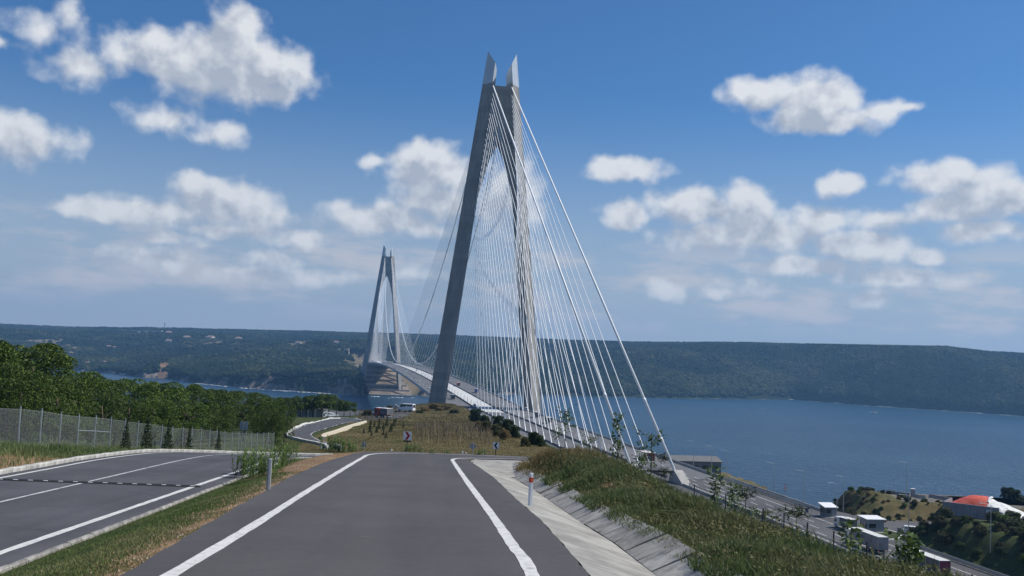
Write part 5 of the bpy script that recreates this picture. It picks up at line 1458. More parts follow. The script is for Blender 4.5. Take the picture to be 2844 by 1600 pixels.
# ------------------------------------------------------------------ road signs and marker posts
def plate(m, pts, th=.012):
    """flat sign blank facing -y: outline in x,z"""
    m.loft([[(x, 0, z) for x, z in pts], [(x, th, z) for x, z in pts]])
def chevron_sign(loc, w, h, base_z, col, right, label, pole='black', lower=False):
    o = empty('chevron_sign', loc, label, 'road sign')
    m = MB(); m.tube([(0, .05, -.3), (0, .05, base_z + h * .9)], .035, 8); m.build('pole', MAT['black'], o)
    b = MB(); plate(b, [(-w / 2, base_z), (w / 2, base_z), (w / 2, base_z + h), (-w / 2, base_z + h)], .02); b.build('panel', MAT['sign_white'], o)
    c = MB(); t = h * .30; s = 1 if right else -1; x0, x1 = -w * .34, w * .34; zc = base_z + h / 2
    up = [(s * x0, base_z + h * .96), (s * (x0 + w * .34), base_z + h * .96), (s * x1, zc), (s * (x1 - w * .34), zc)]
    dn = [(s * (x1 - w * .34), zc), (s * x1, zc), (s * (x0 + w * .34), base_z + h * .04), (s * x0, base_z + h * .04)]
    for q in (up, dn):
        c.add([(x, -.004, z) for x, z in q], ((0, 1, 2, 3) if not right else (3, 2, 1, 0),))
    c.build('chevron', MAT[col], o)
    if lower:
        d = MB(); plate(d, [(-w / 2, base_z - .13), (w / 2, base_z - .13), (w / 2, base_z - .03), (-w / 2, base_z - .03)], .02); d.build('lower_panel', MAT['black'], o)
    return o
MAT['sign_white'] = material('sign_sheeting', (.82, .83, .85), .35)
MAT['sign_back'] = material('sign_back', (.33, .36, .40), .5, metal=.2)
p = hit(1112, 1256); chevron_sign((p[0], 76.5, gz(p[0], 76.5)), .64, .68, 1.62, 'red', True, 'white square sign with red chevron pointing right on black pole', lower=True)
p = aty(1377, 1252, 80); chevron_sign((float(p[0]), 80, gz(p[0], 80)), .5, .56, float(aty(1377, 1247, 80)[2]) - gz(p[0], 80), 'black', False, 'small white sign with black chevron pointing left by the bend')
def sign_back(px, pt, Y, shape, label, size=.6, lean=0.0):
    p = aty(px, pt, Y); g0 = gz(p[0], p[1]); h = max(1.0, float(p[2] - g0))
    o = empty('road_sign', (float(p[0]), float(p[1]), g0), label, 'road sign')
    m = MB(); m.tube([(-lean * h, -.04, -.3), (0, -.04, h)], .035, 7); m.build('pole', MAT['steel'], o)
    b = MB(); s = size / 2
    if shape == 'square': q = [(-s, h - size), (s, h - size), (s, h), (-s, h)]
    elif shape == 'tri': q = [(-s, h - size * .87), (s, h - size * .87), (.03, h), (-.03, h)]
    else: q = [(0, h - size), (s, h - s), (0, h), (-s, h - s)]
    plate(b, q, .015); b.build('panel', MAT['sign_back'], o); return o
sign_back(678, 1171, 84, 'square', 'grey back of a square sign on a leaning pole at the fence end', .72, .08)
sign_back(1011, 1231, 88, 'tri', 'back of a triangular sign on a short pole beside the reeds', .62)
sign_back(1314, 1229, 78, 'diamond', 'blue grey back of a sign on a pole at the far side of the bend', .62)
def marker(loc, h, label, face='white', band=True, w=.13):
    o = empty('marker_post', loc, label, 'marker post')
    m = MB(); pr = [(-w / 2, -.03), (0, -.055), (w / 2, -.03), (w / 2, .03), (-w / 2, .03)]
    m.loft([[(x, y, -.2) for x, y in pr], [(x, y, h - .03) for x, y in pr], [(x * .7, y * .9, h) for x, y in pr]]); m.build('post', MAT[face], o)
    if band:
        b = MB(); b.loft([[(x * 1.04, y * 1.15, h * .72) for x, y in pr], [(x * 1.04, y * 1.15, h * .87) for x, y in pr]]); b.build('reflector', MAT['orange'], o)
    return o
MAT['marker_grey'] = material('marker_grey', (.36, .37, .38), .6, .12, 9)  # grey of the post's back, with its backlit shade put into the colour
p = hit(1433, 1394); Y = 30.0; x = float(ip(Y, XR)) + .32
marker((x, Y, float(z_new(Y)) - .1), 1.02, 'white marker post with red reflector at the edge of the ditch', 'white')
Y = 30.5; p = aty(745, 1357, Y); marker((float(p[0]), Y, gz(p[0], Y)), 1.02, 'plain grey marker post beside the reeds on the left verge', 'marker_grey', False, .12)
for px, py, Y, lab in [(1087, 1256, 76, 'short white marker post left of the red chevron sign'), (1293, 1268, 77, 'short white marker post on the far side of the bend'), (1284, 1268, 79, 'thin pale marker post behind the white one at the bend'), (1341, 1268, 78, 'pale marker post right of the sign back at the bend'), (893, 1224, 118, 'pale marker post inside the lower hairpin bend')]:
    p = aty(px, py, Y); marker((float(p[0]), Y, gz(p[0], Y)), .85, lab, 'white', False, .12)

# ------------------------------------------------------------------ lamp posts along the highway
def lamp(s, u, label, h=12.0, arm=2.2, side=-1):
    x, y, _ = W(s, u, 0); z = max(gz(x, y), 58.0)
    o = empty('street_lamp', (x, y, z), label, 'street lamp', 'lamp posts along the highway')
    m = MB(); m.tube([(0, 0, 0), (0, 0, h * .5), (0, 0, h)], [.12, .09, .06], 8); m.build('pole', MAT['steel'], o)
    d = RX * side; m = MB(); m.tube([(0, 0, h - .1), (d[0] * arm * .5, d[1] * arm * .5, h + .25), (d[0] * arm, d[1] * arm, h + .3)], .045, 6); m.build('arm', MAT['steel'], o)
    m = MB(); m.box((d[0] * (arm + .4), d[1] * (arm + .4), h + .3), (.7, .26, .12), math.atan2(d[1], d[0]), (.8, .7)); m.build('lamp_head', MAT['steel'], o)
    return o
for s, u, lab in [(432.8, 27.2, 'tall street lamp beside the slanted roof booth'), (416.7, 38.5, 'street lamp in front of the brown mound'), (406.9, 31, 'street lamp standing against the water left of the booths'), (456.4, 33.2, 'tall street lamp at the side plaza between the minivan and the tree'), (408.8, 64.0, 'thin street lamp on the platform near the salt heap'), (353, 30.2, 'street lamp right of the slim dark sapling'), (388.8, 30.4, 'street lamp behind the tall spreading sapling'), (321, 30.2, 'street lamp beside the grey roofed shed'), (338.4, 30.4, 'street lamp at the right end of the grey roofed shed'), (484, 35, 'street lamp on the dark bank at lower right')]:
    lamp(s, u, lab, h=10.5)
def round_sign():
    x, y, _ = W(394.5, 31.5, 0); o = empty('speed_sign', (x, y, DECK - .3), 'pole with two stacked round red rimmed signs by the highway', 'road sign')
    m = MB(); m.tube([(0, 0, 0), (0, 0, 4.6)], .06, 6); m.build('pole', MAT['steel'], o)
    for z in (4.3, 3.2):
        m = MB(); m.wheel((0, -.08, z), .5, .03, 18); r = m.build('disc', MAT['red'], o)
        m = MB(); m.wheel((0, -.10, z), .36, .03, 18); m.build('face', MAT['sign_white'], r)
round_sign()

# ------------------------------------------------------------------ vehicles
def wheels(o, xs, w, r, dual=False):
    m = MB(); m.wheel((0, 0, 0), r, .26, 16); tme = m.mesh('wheel', MAT['rubber']); m = MB(); m.wheel((0, 0, 0), r * .55, .28, 12); rme = m.mesh('rim', MAT['steel'])
    for x in xs:
        for sy in (-1, 1):
            a = obj('wheel', tme, o); a.location = (x, sy * (w / 2 - .14), r); b = obj('rim', rme, a)
def body_prism(prof, w, tumble=.12, z_belt=1.0):
    m = MB(); rings = []
    for sy in (-1, 1):
        rings.append([(x, sy * (w / 2 - (tumble if z > z_belt else .02 if z > .45 else .06)), z) for x, z in prof])
    m.loft(rings); return m
def lights(o, L, w, z, zr=None):
    for sy in (-1, 1):
        m = MB(); m.box((L / 2 - .02, sy * (w / 2 - .26), z), (.08, .3, .16)); m.build('headlight', MAT['white'], o)
        m = MB(); m.box((-L / 2 + .02, sy * (w / 2 - .2), zr or z), (.08, .22, .22)); m.build('taillight', MAT['red'], o)
def car(loc, rz, col, label, group=None, suv=False):
    o = empty('car', loc, label, 'car', group, rz); L, w = 4.4, 1.8; H0 = 1.66 if suv else 1.46
    prof = [(-2.2, .35), (2.2, .35), (2.2, .62), (2.05, .78), (1.15, .92), (.45, H0 - .06), (.1, H0), (-1.15, H0), (-1.55, H0 - .08), (-2.05, .98), (-2.2, .85)]
    body_prism(prof, w, .16, .95).build('body', col, o)
    g = MB(); g.add([(1.12, -.66, .96), (1.12, .66, .96), (.5, .6, H0 - .08), (.5, -.6, H0 - .08)], ((0, 1, 2, 3),)); q = g.build('windscreen', MAT['glass'], o); q.location = (.03, 0, .03)
    g = MB(); g.add([(-2.02, .62, 1.02), (-2.02, -.62, 1.02), (-1.6, -.58, H0 - .1), (-1.6, .58, H0 - .1)], ((0, 1, 2, 3),)); q = g.build('rear_window', MAT['glass'], o); q.location = (-.03, 0, .03)
    for sy in (-1, 1):
        for xa, xb, xc, xd in ((-.3, .82, .35, -.3), (-1.72, -.4, -.4, -1.4)):
            g = MB(); yy = sy * (w / 2 - .075); g.add([(xa, yy, .98), (xb, yy, .98), (xc, sy * (w / 2 - .15), H0 - .1), (xd, sy * (w / 2 - .15), H0 - .1)], ((0, 1, 2, 3),)); g.build('side_window', MAT['glass'], o)
    wheels(o, (-1.35, 1.35), w, .33); lights(o, L, w, .72); return o
def van(loc, rz, col, label, group=None, L=5.6, H0=2.45, w=2.0, windows=True):
    o = empty('van', loc, label, 'van', group, rz); h = L / 2
    prof = [(-h, .4), (h, .4), (h, .85), (h - .12, 1.05), (h - .75, 1.28), (h - 1.45, H0 - .12), (h - 1.9, H0), (-h + .15, H0), (-h, H0 - .15)]
    body_prism(prof, w, .1, 1.25).build('body', col, o)
    g = MB(); g.add([(h - .72, -.8, 1.32), (h - .72, .8, 1.32), (h - 1.4, .74, H0 - .16), (h - 1.4, -.74, H0 - .16)], ((0, 1, 2, 3),)); q = g.build('windscreen', MAT['glass'], o); q.location = (.03, 0, .02)
    g = MB(); g.add([(-h - .012, .78, 1.35), (-h - .012, -.78, 1.35), (-h - .012, -.72, H0 - .25), (-h - .012, .72, H0 - .25)], ((0, 1, 2, 3),)); g.build('rear_window', MAT['glass'], o)
    for sy in (-1, 1):
        spans = [(h - 2.3, h - 1.0)] + ([(h - 3.6, h - 2.45), (-h + .3, h - 3.75)] if windows else [])
        for xa, xb in spans:
            g = MB(); y0, y1 = sy * (w / 2 - .085), sy * (w / 2 - .088); g.add([(xa, y0, 1.35), (xb, y0, 1.35), (min(xb, h - 1.5), y1, H0 - .3), (xa, y1, H0 - .3)], ((0, 1, 2, 3),)); q = g.build('side_window', MAT['glass'], o)
    wheels(o, (-h + 1.05, h - .95), w, .36); lights(o, L, w, .85, 1.3); return o
def truck(loc, rz, cab, box, label, group=None, L=9.0, H0=3.7, semi=False, rear=None, name='truck', stripe=False):
    o = empty(name, loc, label, 'truck', group, rz); w = 2.5; h = L / 2; cabL = 2.2
    b = MB(); zb = 1.15; bl, bf = -h, h - cabL - (.7 if semi else .35)
    b.box(((bl + bf) / 2, 0, (zb + H0) / 2), (bf - bl, w, H0 - zb)); bx = b.build('cargo_box', box, o)
    r = MB(); r.box(((bl + bf) / 2, 0, H0 + .03), (bf - bl + .04, w + .04, .08)); r.build('box_roof', MAT['roof_pale'], o)
    if rear:
        d = MB(); d.box((bl - .02, 0, (zb + H0) / 2), (.03, w - .08, H0 - zb - .1)); dd = d.build('rear_door', rear, o)
    for sy in (-1, 1):
        e = MB(); e.box((bl + .04, sy * (w / 2 + .01), (zb + H0) / 2), (.1, .06, H0 - zb + .06)); e.build('corner_post', MAT['steel'], o)
    if stripe:
        for sy in (-1, 1):
            e = MB(); e.box(((bl + bf) / 2 + 1.6, sy * (w / 2 + .012), 2.95), (3.4, .02, .42)); e.build('faded_lettering', MAT['faded'], o)
            e = MB(); e.box((bl + 3.0, sy * (w / 2 + .012), 2.6), (.7, .02, .3)); e.build('faded_lettering', MAT['faded'], o)
    c = MB(); ch = min(H0 - .1, 3.4); pr = [(h - cabL, .55), (h, .55), (h, 1.5), (h - .22, ch - .5), (h - .5, ch), (h - cabL, ch)]
    body_prism(pr, 2.42, .05, 1.6).build('cab', cab, o)
    g = MB(); g.add([(h - .0, -1.0, 1.6), (h - .0, 1.0, 1.6), (h - .2, .95, ch - .55), (h - .2, -.95, ch - .55)], ((0, 1, 2, 3),)); q = g.build('windscreen', MAT['glass'], o); q.location = (.02, 0, 0)
    for sy in (-1, 1):
        g = MB(); g.add([(h - 1.3, sy * 1.225, 1.6), (h - .25, sy * 1.225, 1.6), (h - .4, sy * 1.19, ch - .6), (h - 1.3, sy * 1.19, ch - .6)], ((0, 1, 2, 3),)); g.build('side_window', MAT['glass'], o)
    f = MB(); f.box((0, 0, .95), (L - .6, .9, .3)); f.build('chassis', MAT['black'], o)
    f = MB(); f.box((bl + .1, 0, .62), (.12, 2.3, .16)); f.build('rear_bumper', MAT['steel'], o)
    wheels(o, ((bl + 1.6, bl + 2.9, bl + 4.2, h - cabL - 1.2, h - .9) if semi else (bl + 1.9, h - 1.0)), 2.45, .5)
    lights(o, L, 2.45, .95); return o
MAT['car_white'] = material('white_car_paint', (.75, .76, .76), .25, spec=.5)
MAT['car_grey'] = material('grey_car_paint', (.25, .26, .28), .3, spec=.5)
MAT['car_dark'] = material('dark_car_paint', (.03, .032, .036), .3, spec=.5)
MAT['trailer_grey'] = material('trailer_canvas', (.27, .265, .26), .7, .12, .5, stain=((.16, .16, .16), .5, .5))
MAT['trailer_dark'] = material('dark_canvas', (.13, .135, .145), .7, .15, .6)
MAT['box_red'] = material('red_box', (.33, .06, .05), .55, .1, .8)
MAT['box_blue'] = material('blue_box', (.03, .06, .34), .5)
MAT['door_maroon'] = material('maroon_door', (.17, .03, .06), .6)
MAT['roof_pale'] = material('pale_box_roof', (.6, .6, .58), .7, .1, .6)
MAT['faded'] = material('faded_print', (.15, .15, .16), .8)
AZ_OUT = math.atan2(-AX[1], -AX[0]); AZ_IN = math.atan2(AX[1], AX[0])
def on_deck(px, py, z=DECK):
    for _ in range(4):
        x, y = atz(px, py, z); s, u = su(x, y); z = float(deck_z(s))
    return s, u
G_T = 'traffic on the bridge'
def dv(px, py): s, u = on_deck(px, py); x, y, z = W(s, u, float(deck_z(s)) + .02); return (x, y, z), u
for fn, px, py, args, lab in [
    (truck, 1272, 1071, (MAT['car_white'], MAT['box_red']), 'red boxed truck with white cab on the bridge just right of the near left leg'),
    (truck, 1323, 1089, (MAT['car_white'], MAT['box_blue']), 'blue boxed truck on the far carriageway of the bridge'),
    (truck, 1257, 1108, (MAT['car_dark'], MAT['trailer_dark']), 'dark truck on the near carriageway by the left tower leg'),
    (truck, 1489, 1160, (MAT['car_dark'], MAT['trailer_dark']), 'dark truck on the bridge in front of the right tower leg'),
    (truck, 1521, 1176, (MAT['car_grey'], MAT['trailer_dark']), 'grey truck behind the stays right of the right tower leg'),
    (van, 1318, 1132, (MAT['car_white'],), 'white van crossing the tower shadow on the near carriageway'),
    (van, 1427, 1192, (MAT['car_white'],), 'white van on the near carriageway right of the dark shrubs'),
    (van, 1461, 1141, (MAT['car_white'],), 'white van at the foot of the right tower leg'),
    (car, 1526, 1164, (MAT['car_white'],), 'white car near the sea side edge of the bridge'),
    (car, 1128, 1034, (MAT['car_white'],), 'white car far out on the near carriageway of the main span'),
    (car, 1165, 1057, (MAT['car_white'],), 'white car on the main span close to the near left leg'),
    (car, 1150, 1049, (MAT['car_grey'],), 'grey car on the main span between two white ones'),
    (van, 1194, 1078, (MAT['car_white'],), 'white van half hidden by the near left tower leg'),
    (car, 1080, 1012, (MAT['car_white'],), 'white car near the far tower end of the bridge')]:
    loc, u = dv(px, py); fn(loc, AZ_OUT if u > 0 else AZ_IN, *args, lab, G_T)
def at_su(s, u, z=DECK + .01): return W(s, u, z)
truck(at_su(467.6, 14.7), AZ_OUT, MAT['car_white'], MAT['trailer_grey'], 'grey semi trailer with faded lettering on the highway', 'trailers on the highway', 14.6, 4.0, True, name='semi_trailer', stripe=True)
truck(at_su(490.6, 13.6), AZ_OUT, MAT['car_white'], MAT['trailer_dark'], 'dark semi trailer with maroon rear doors at the bottom right', 'trailers on the highway', 15.6, 4.0, True, MAT['door_maroon'], name='semi_trailer')
truck(at_su(444.0, 23.2), AZ_OUT + .12, MAT['car_white'], MAT['trailer_dark'], 'white cabbed box truck stopped beside the booth', None, 6.4, 3.0, name='box_truck')
van(at_su(449.5, 39.2), AZ_IN + 1.0, MAT['car_white'], 'white minivan parked on the side plaza', None, 4.6, 1.95, 1.85)
x, y, z = W(433, 68, 0); car((x, y, gz(x, y) + .08), .6, MAT['car_white'], 'white car half hidden behind the bank below the salt heap')
# car park on the brow
def sheet_px(pts, name, mat, lift=.12, n=10):
    c = [np.array(hit(px, py)) for px, py in pts]; ctr = sum(c) / len(c); m = MB(); vs = []; fs = []
    A = resample(np.array([c[0], c[1]]), n=14); B = resample(np.array([c[3], c[2]]), n=14)
    for a, b in zip(A, B):
        for t in np.linspace(0, 1, 8):
            q = a + (b - a) * t; vs.append((q[0], q[1], gz(q[0], q[1]) + lift))
    for i in range(13):
        for k in range(7): fs.append((i * 8 + k, i * 8 + k + 1, (i + 1) * 8 + k + 1, (i + 1) * 8 + k))
    m.add(vs, fs); return tag(m.build(name, mat), kind='structure')
sheet_px([(985, 1139), (1150, 1143), (1118, 1162), (1000, 1168)], 'car_park', MAT['road_far'])
sheet_px([(800, 1140), (985, 1143), (985, 1155), (800, 1154)], 'car_park', MAT['road_far'])
p = hit(1064, 1162); truck((p[0], p[1], p[2] + .15), 2.5, MAT['box_red'], MAT['trailer_dark'], 'red cabbed dark truck parked at the far car park', None, 5.6, 3.0, name='parked_truck')
q = hit(1054, 1158); van((q[0] - 1, q[1] + 4, q[2] + .15), 2.2, MAT['car_white'], 'white van parked behind the red truck at the car park', None, 5.2, 2.6)
p = hit(1128, 1143); van((p[0], p[1], p[2] + .2), 2.7, MAT['car_white'], 'white minibus against the water at the edge of the car park', None, 6.6, 2.7)
p = hit(920, 1160); car((p[0], p[1], p[2] + .1), .5, MAT['car_white'], 'white car parked under the umbrella pines')
p = hit(908, 1152); car((p[0], p[1], p[2] + .1), .4, MAT['car_grey'], 'grey car parked behind the white one under the umbrella pines')

# ------------------------------------------------------------------ booths, sheds and the salt store by the highway
MAT['booth_dark'] = material('booth_panel', (.15, .17, .18), .5)
MAT['booth_grey'] = material('booth_grey', (.27, .29, .31), .5)
MAT['roof_grey'] = material('sheet_roof', (.15, .15, .145), .6, .08, .3)
MAT['brick'] = material('red_brown_wall', (.22, .07, .05), .85, .15, 2)
MAT['hivis'] = material('yellow_green_sheeting', (.55, .65, .08), .4)
def booth(s, u, label, w=3.2, d=3.0, h=3.4, slant=.5, windows=True, wall='booth_dark'):
    rz = AZ_OUT; o = empty('toll_booth', at_su(s, u, DECK), label, 'booth', 'booths by the side plaza', rz)
    m = MB(); m.box((0, 0, .1), (d + 1.6, w + .8, .2)); m.build('plinth', MAT['kerb'], o)
    m = MB(); m.loft([[(-d / 2, y, .2), (d / 2, y, .2), (d / 2, y, h), (-d / 2, y, h - slant)] for y in (-w / 2, w / 2)]); m.build('wall', MAT[wall], o)
    m = MB(); m.loft([[(-d / 2 - .5, y, h - slant - .05), (d / 2 + .5, y, h + .1), (d / 2 + .5, y, h + .28), (-d / 2 - .5, y, h - slant + .13)] for y in (-w / 2 - .5, w / 2 + .5)]); m.build('roof', MAT['white'], o)
    if windows:
        for x0, x1 in ((-d * .42, -.1), (.1, d * .42)):
            for sy in (-1, 1):
                m = MB(); m.box(((x0 + x1) / 2, sy * (w / 2 + .01), 1.75), (x1 - x0, .04, 1.0)); m.build('window', MAT['glass'], o)
        m = MB(); m.box((-d / 2 - .01, w * .2, 1.7), (.04, w * .42, 1.1)); m.build('window', MAT['glass'], o)
        m = MB(); m.box((-d / 2 - .012, -w * .27, 1.25), (.05, w * .3, 2.1)); m.build('door', MAT['booth_grey'], o)
    return o
booth(425.7, 28.6, 'dark booth with slanted white roof beside the highway', slant=.6)
booth(446.5, 29.3, 'glazed booth with flat white roof beside the stopped box truck', 4.6, 3.6, 3.5, .15, wall='booth_grey')
def island():
    o = empty('traffic_island', at_su(450, 30, DECK), 'kerbed traffic island with bush in front of the glazed booth', 'traffic island')
    line = [(457.5, 26.2), (456.5, 29.8), (453, 33.4), (448.5, 35.2), (444.5, 34.6), (443.5, 31), (449.5, 26.8), (453.5, 25.6)]
    p = np.array([W(s, u, 0)[:2] for s, u in line + [line[0]]]); p = resample(smooth_line(p, 6), .9)
    for a, b in zip(p[:-1], p[1:]):
        d = b - a; m = MB(); m.box((0, 0, .08), (np.linalg.norm(d), .35, .26)); k = m.build('kerb_stone', MAT['white'], o)
        c = (a + b) / 2; k.location = Vector((c[0], c[1], DECK)) - o.location; k.rotation_euler = (0, 0, math.atan2(d[1], d[0]))
    m = MB(); c = p.mean(0); m.add([tuple(Vector((q[0], q[1], DECK + .14)) - o.location) for q in p[:-1]], (tuple(range(len(p) - 1)),)); m.build('planting', MAT['ground'], o)
island()
x, y, _ = W(450.5, 32.0, 0); plant('bush', BUSH['olive'], (x, y, DECK + .1), .9, 1.5, 'low bush on the traffic island', 'bush', None, parts=('stem', 'foliage'))
def hazard_marker():
    x, y, z = W(453.6, 28.8, DECK + .1); o = empty('hazard_marker', (x, y, z), 'dark panel with two yellow green chevrons pointing up on the traffic island', 'road sign', rz=.35)
    m = MB(); plate(m, [(-.6, .3), (.6, .3), (.6, 2.3), (-.6, 2.3)], .06); m.build('panel', MAT['booth_dark'], o)
    for zc in (.55, 1.35):
        c = MB()
        for sx in (-1, 1): c.add([(0, -.008, zc + .75), (0, -.008, zc + .35), (sx * .56, -.008, zc - .15), (sx * .56, -.008, zc + .25)], ((0, 1, 2, 3) if sx < 0 else (3, 2, 1, 0),))
        c.build('chevron', MAT['hivis'], o)
    m = MB(); m.tube([(-.4, .05, -.1), (-.4, .05, 1)], .04, 6); m.build('pole', MAT['steel'], o); m = MB(); m.tube([(.4, .05, -.1), (.4, .05, 1)], .04, 6); m.build('pole', MAT['steel'], o)
hazard_marker()
for s, u, lab in ((448.6, 35.8, 'dark waste bin at the end of the traffic island'), (419.0, 25.8, 'dark low crate beside the slanted roof booth')):
    x, y, z = W(s, u, DECK); o = empty('bin', (x, y, z), lab, 'bin'); m = MB(); m.box((0, 0, .6), (.7, .7, 1.2), 0, (1.12, 1.12)); m.build('body', MAT['booth_dark'], o); m = MB(); m.box((0, 0, 1.24), (.85, .85, .1)); m.build('lid', MAT['black'], o)
def person(loc, label, rz=0):
    o = empty('person', loc, label, 'person', rz=rz)
    J = {'pel': (0, 0, .92, .15), 'chest': (.02, 0, 1.32, .17), 'neck': (.02, 0, 1.5, .065), 'head': (.04, 0, 1.66, .10), 'top': (.04, 0, 1.76, .07),
         'hl': (0, .1, .88, .105), 'kl': (.05, .11, .48, .075), 'al': (.0, .12, .08, .05), 'tl': (.13, .12, .03, .04), 'hr': (0, -.1, .88, .105), 'kr': (-.02, -.11, .48, .075), 'ar': (-.08, -.12, .08, .05), 'tr': (.05, -.12, .03, .04),
         'sl': (.02, .2, 1.42, .07), 'el': (-.02, .27, 1.14, .05), 'wl': (.1, .26, .92, .038), 'fl': (.14, .25, .83, .03), 'sr': (.02, -.2, 1.42, .07), 'er': (-.02, -.27, 1.14, .05), 'wr': (.1, -.26, .92, .038), 'fr': (.14, -.25, .83, .03)}
    E = [('pel', 'chest'), ('chest', 'neck'), ('neck', 'head'), ('head', 'top'), ('pel', 'hl'), ('hl', 'kl'), ('kl', 'al'), ('al', 'tl'), ('pel', 'hr'), ('hr', 'kr'), ('kr', 'ar'), ('ar', 'tr'), ('chest', 'sl'), ('sl', 'el'), ('el', 'wl'), ('wl', 'fl'), ('chest', 'sr'), ('sr', 'er'), ('er', 'wr'), ('wr', 'fr')]
    ks = list(J); me = bpy.data.meshes.new('body'); me.from_pydata([J[k][:3] for k in ks], [(ks.index(a), ks.index(b)) for a, b in E], [])
    me.materials.append(MAT['clothes']); b = obj('body', me, o); sk = b.modifiers.new('skin', 'SKIN'); sd = me.skin_vertices[0].data
    for i, k in enumerate(ks): sd[i].radius = (J[k][3], J[k][3]); sd[i].use_root = (k == 'pel')
    ss = b.modifiers.new('sub', 'SUBSURF'); ss.levels = ss.render_levels = 1
    m = MB(); m.loft([[(.02 + .2 * math.cos(a), .24 * math.sin(a), z) for a in np.linspace(0, 2 * math.pi, 10, endpoint=False)] for z in (.95, 1.2, 1.45)]); m.build('vest', MAT['white'], o)
    m = MB(); m.loft([[(.03 + r * math.cos(a), r * math.sin(a), z) for a in np.linspace(0, 2 * math.pi, 10, endpoint=False)] for z, r in ((1.68, .115), (1.76, .1), (1.80, .04))]); m.build('hair', MAT['black'], o)
MAT['clothes'] = material('dark_clothes', (.04, .04, .05), .8)
person(at_su(449.4, 34.7 + 1.6, DECK), 'person in dark trousers and white top standing by the traffic island', 2.2)
def shed():
    """long grey shed with a shallow gable roof below the highway"""
    ox, oy = atz(1885, 1306, 59.5); o = empty('shed', (ox, oy, 59.5), 'long grey shed with shallow gable roof right of the main cable', 'building', rz=math.atan2(RX[1] - AX[1] * .0, RX[0]) )
    a = W(276, 38, 59.4); b = W(306, 52, 59.4)
    L, wd, hh = 24.0, 13.0, 5.0
    m = MB(); m.box((4, -2, hh / 2), (L, wd, hh)); m.build('wall', MAT['booth_dark'], o)
    m = MB(); y0, y1, ym = -2 - wd / 2 - .5, -2 + wd / 2 + .5, -2
    for sgn, ya in ((1, y0), (1, y1)):
        pass
    m.loft([[(x, y0, hh + .05), (x, ym, hh + 1.7), (x, y1, hh + .05), (x, y1, hh - .2), (x, ym, hh + 1.45), (x, y0, hh - .2)] for x in (4 - L / 2 - .6, 4 + L / 2 + .6)]); m.build('roof', MAT['roof_grey'], o)
    g = MB(); g.loft([[(x, -2 - wd / 2, hh), (x, -2 + wd / 2, hh), (x, -2, hh + 1.45)] for x in (4 - L / 2, 4 + L / 2)]); g.build('gable', MAT['booth_dark'], o)
    for k in range(5):
        m = MB(); m.box((4 - L / 2 + 2.6 + k * 4.7, -2 - wd / 2 - .02, 2.6), (2.6, .06, 1.4)); m.build('window', MAT['glass'], o)
shed()
def hut():
    x, y, z = W(300, 19.5, DECK); o = empty('hut', (x, y, z), 'red brown hut with pale flat roof at the foot of the stays', 'building', rz=AZ_OUT)
    m = MB(); m.box((0, 0, 1.5), (4.2, 3.4, 3.0)); m.build('wall', MAT['brick'], o); m = MB(); m.box((2.6, 0, 3.15), (10.5, 4.4, .3), ry=.03); m.build('roof', MAT['hut_roof'], o)
    m = MB(); m.box((-2.12, .5, 1.1), (.06, .9, 2.1)); m.build('door', MAT['booth_dark'], o)
    for k in (4.4, 7.2):
        m = MB(); m.box((k, 1.7, 1.5), (.2, .2, 3.0)); m.build('column', MAT['steel'], o); m = MB(); m.box((k, -1.7, 1.5), (.2, .2, 3.0)); m.build('column', MAT['steel'], o)
MAT['hut_roof'] = material('pale_roof', (.62, .55, .52), .7)
hut()
PLZ = DECK + 3.05
def platform():
    m = MB(); pts = [(421, 43), (423, 60), (432, 82), (434, 120), (385, 122), (381, 60), (385, 44), (400, 38)]
    line = [(418.5, 52), (421, 66), (426.5, 96), (433, 130), (407, 130), (402, 78), (396, 58), (405, 50)]
    m.add([W(s, u, PLZ) for s, u in line], (tuple(range(len(line))),)); tag(m.build('service_platform', MAT['road_far']), kind='structure')
platform()
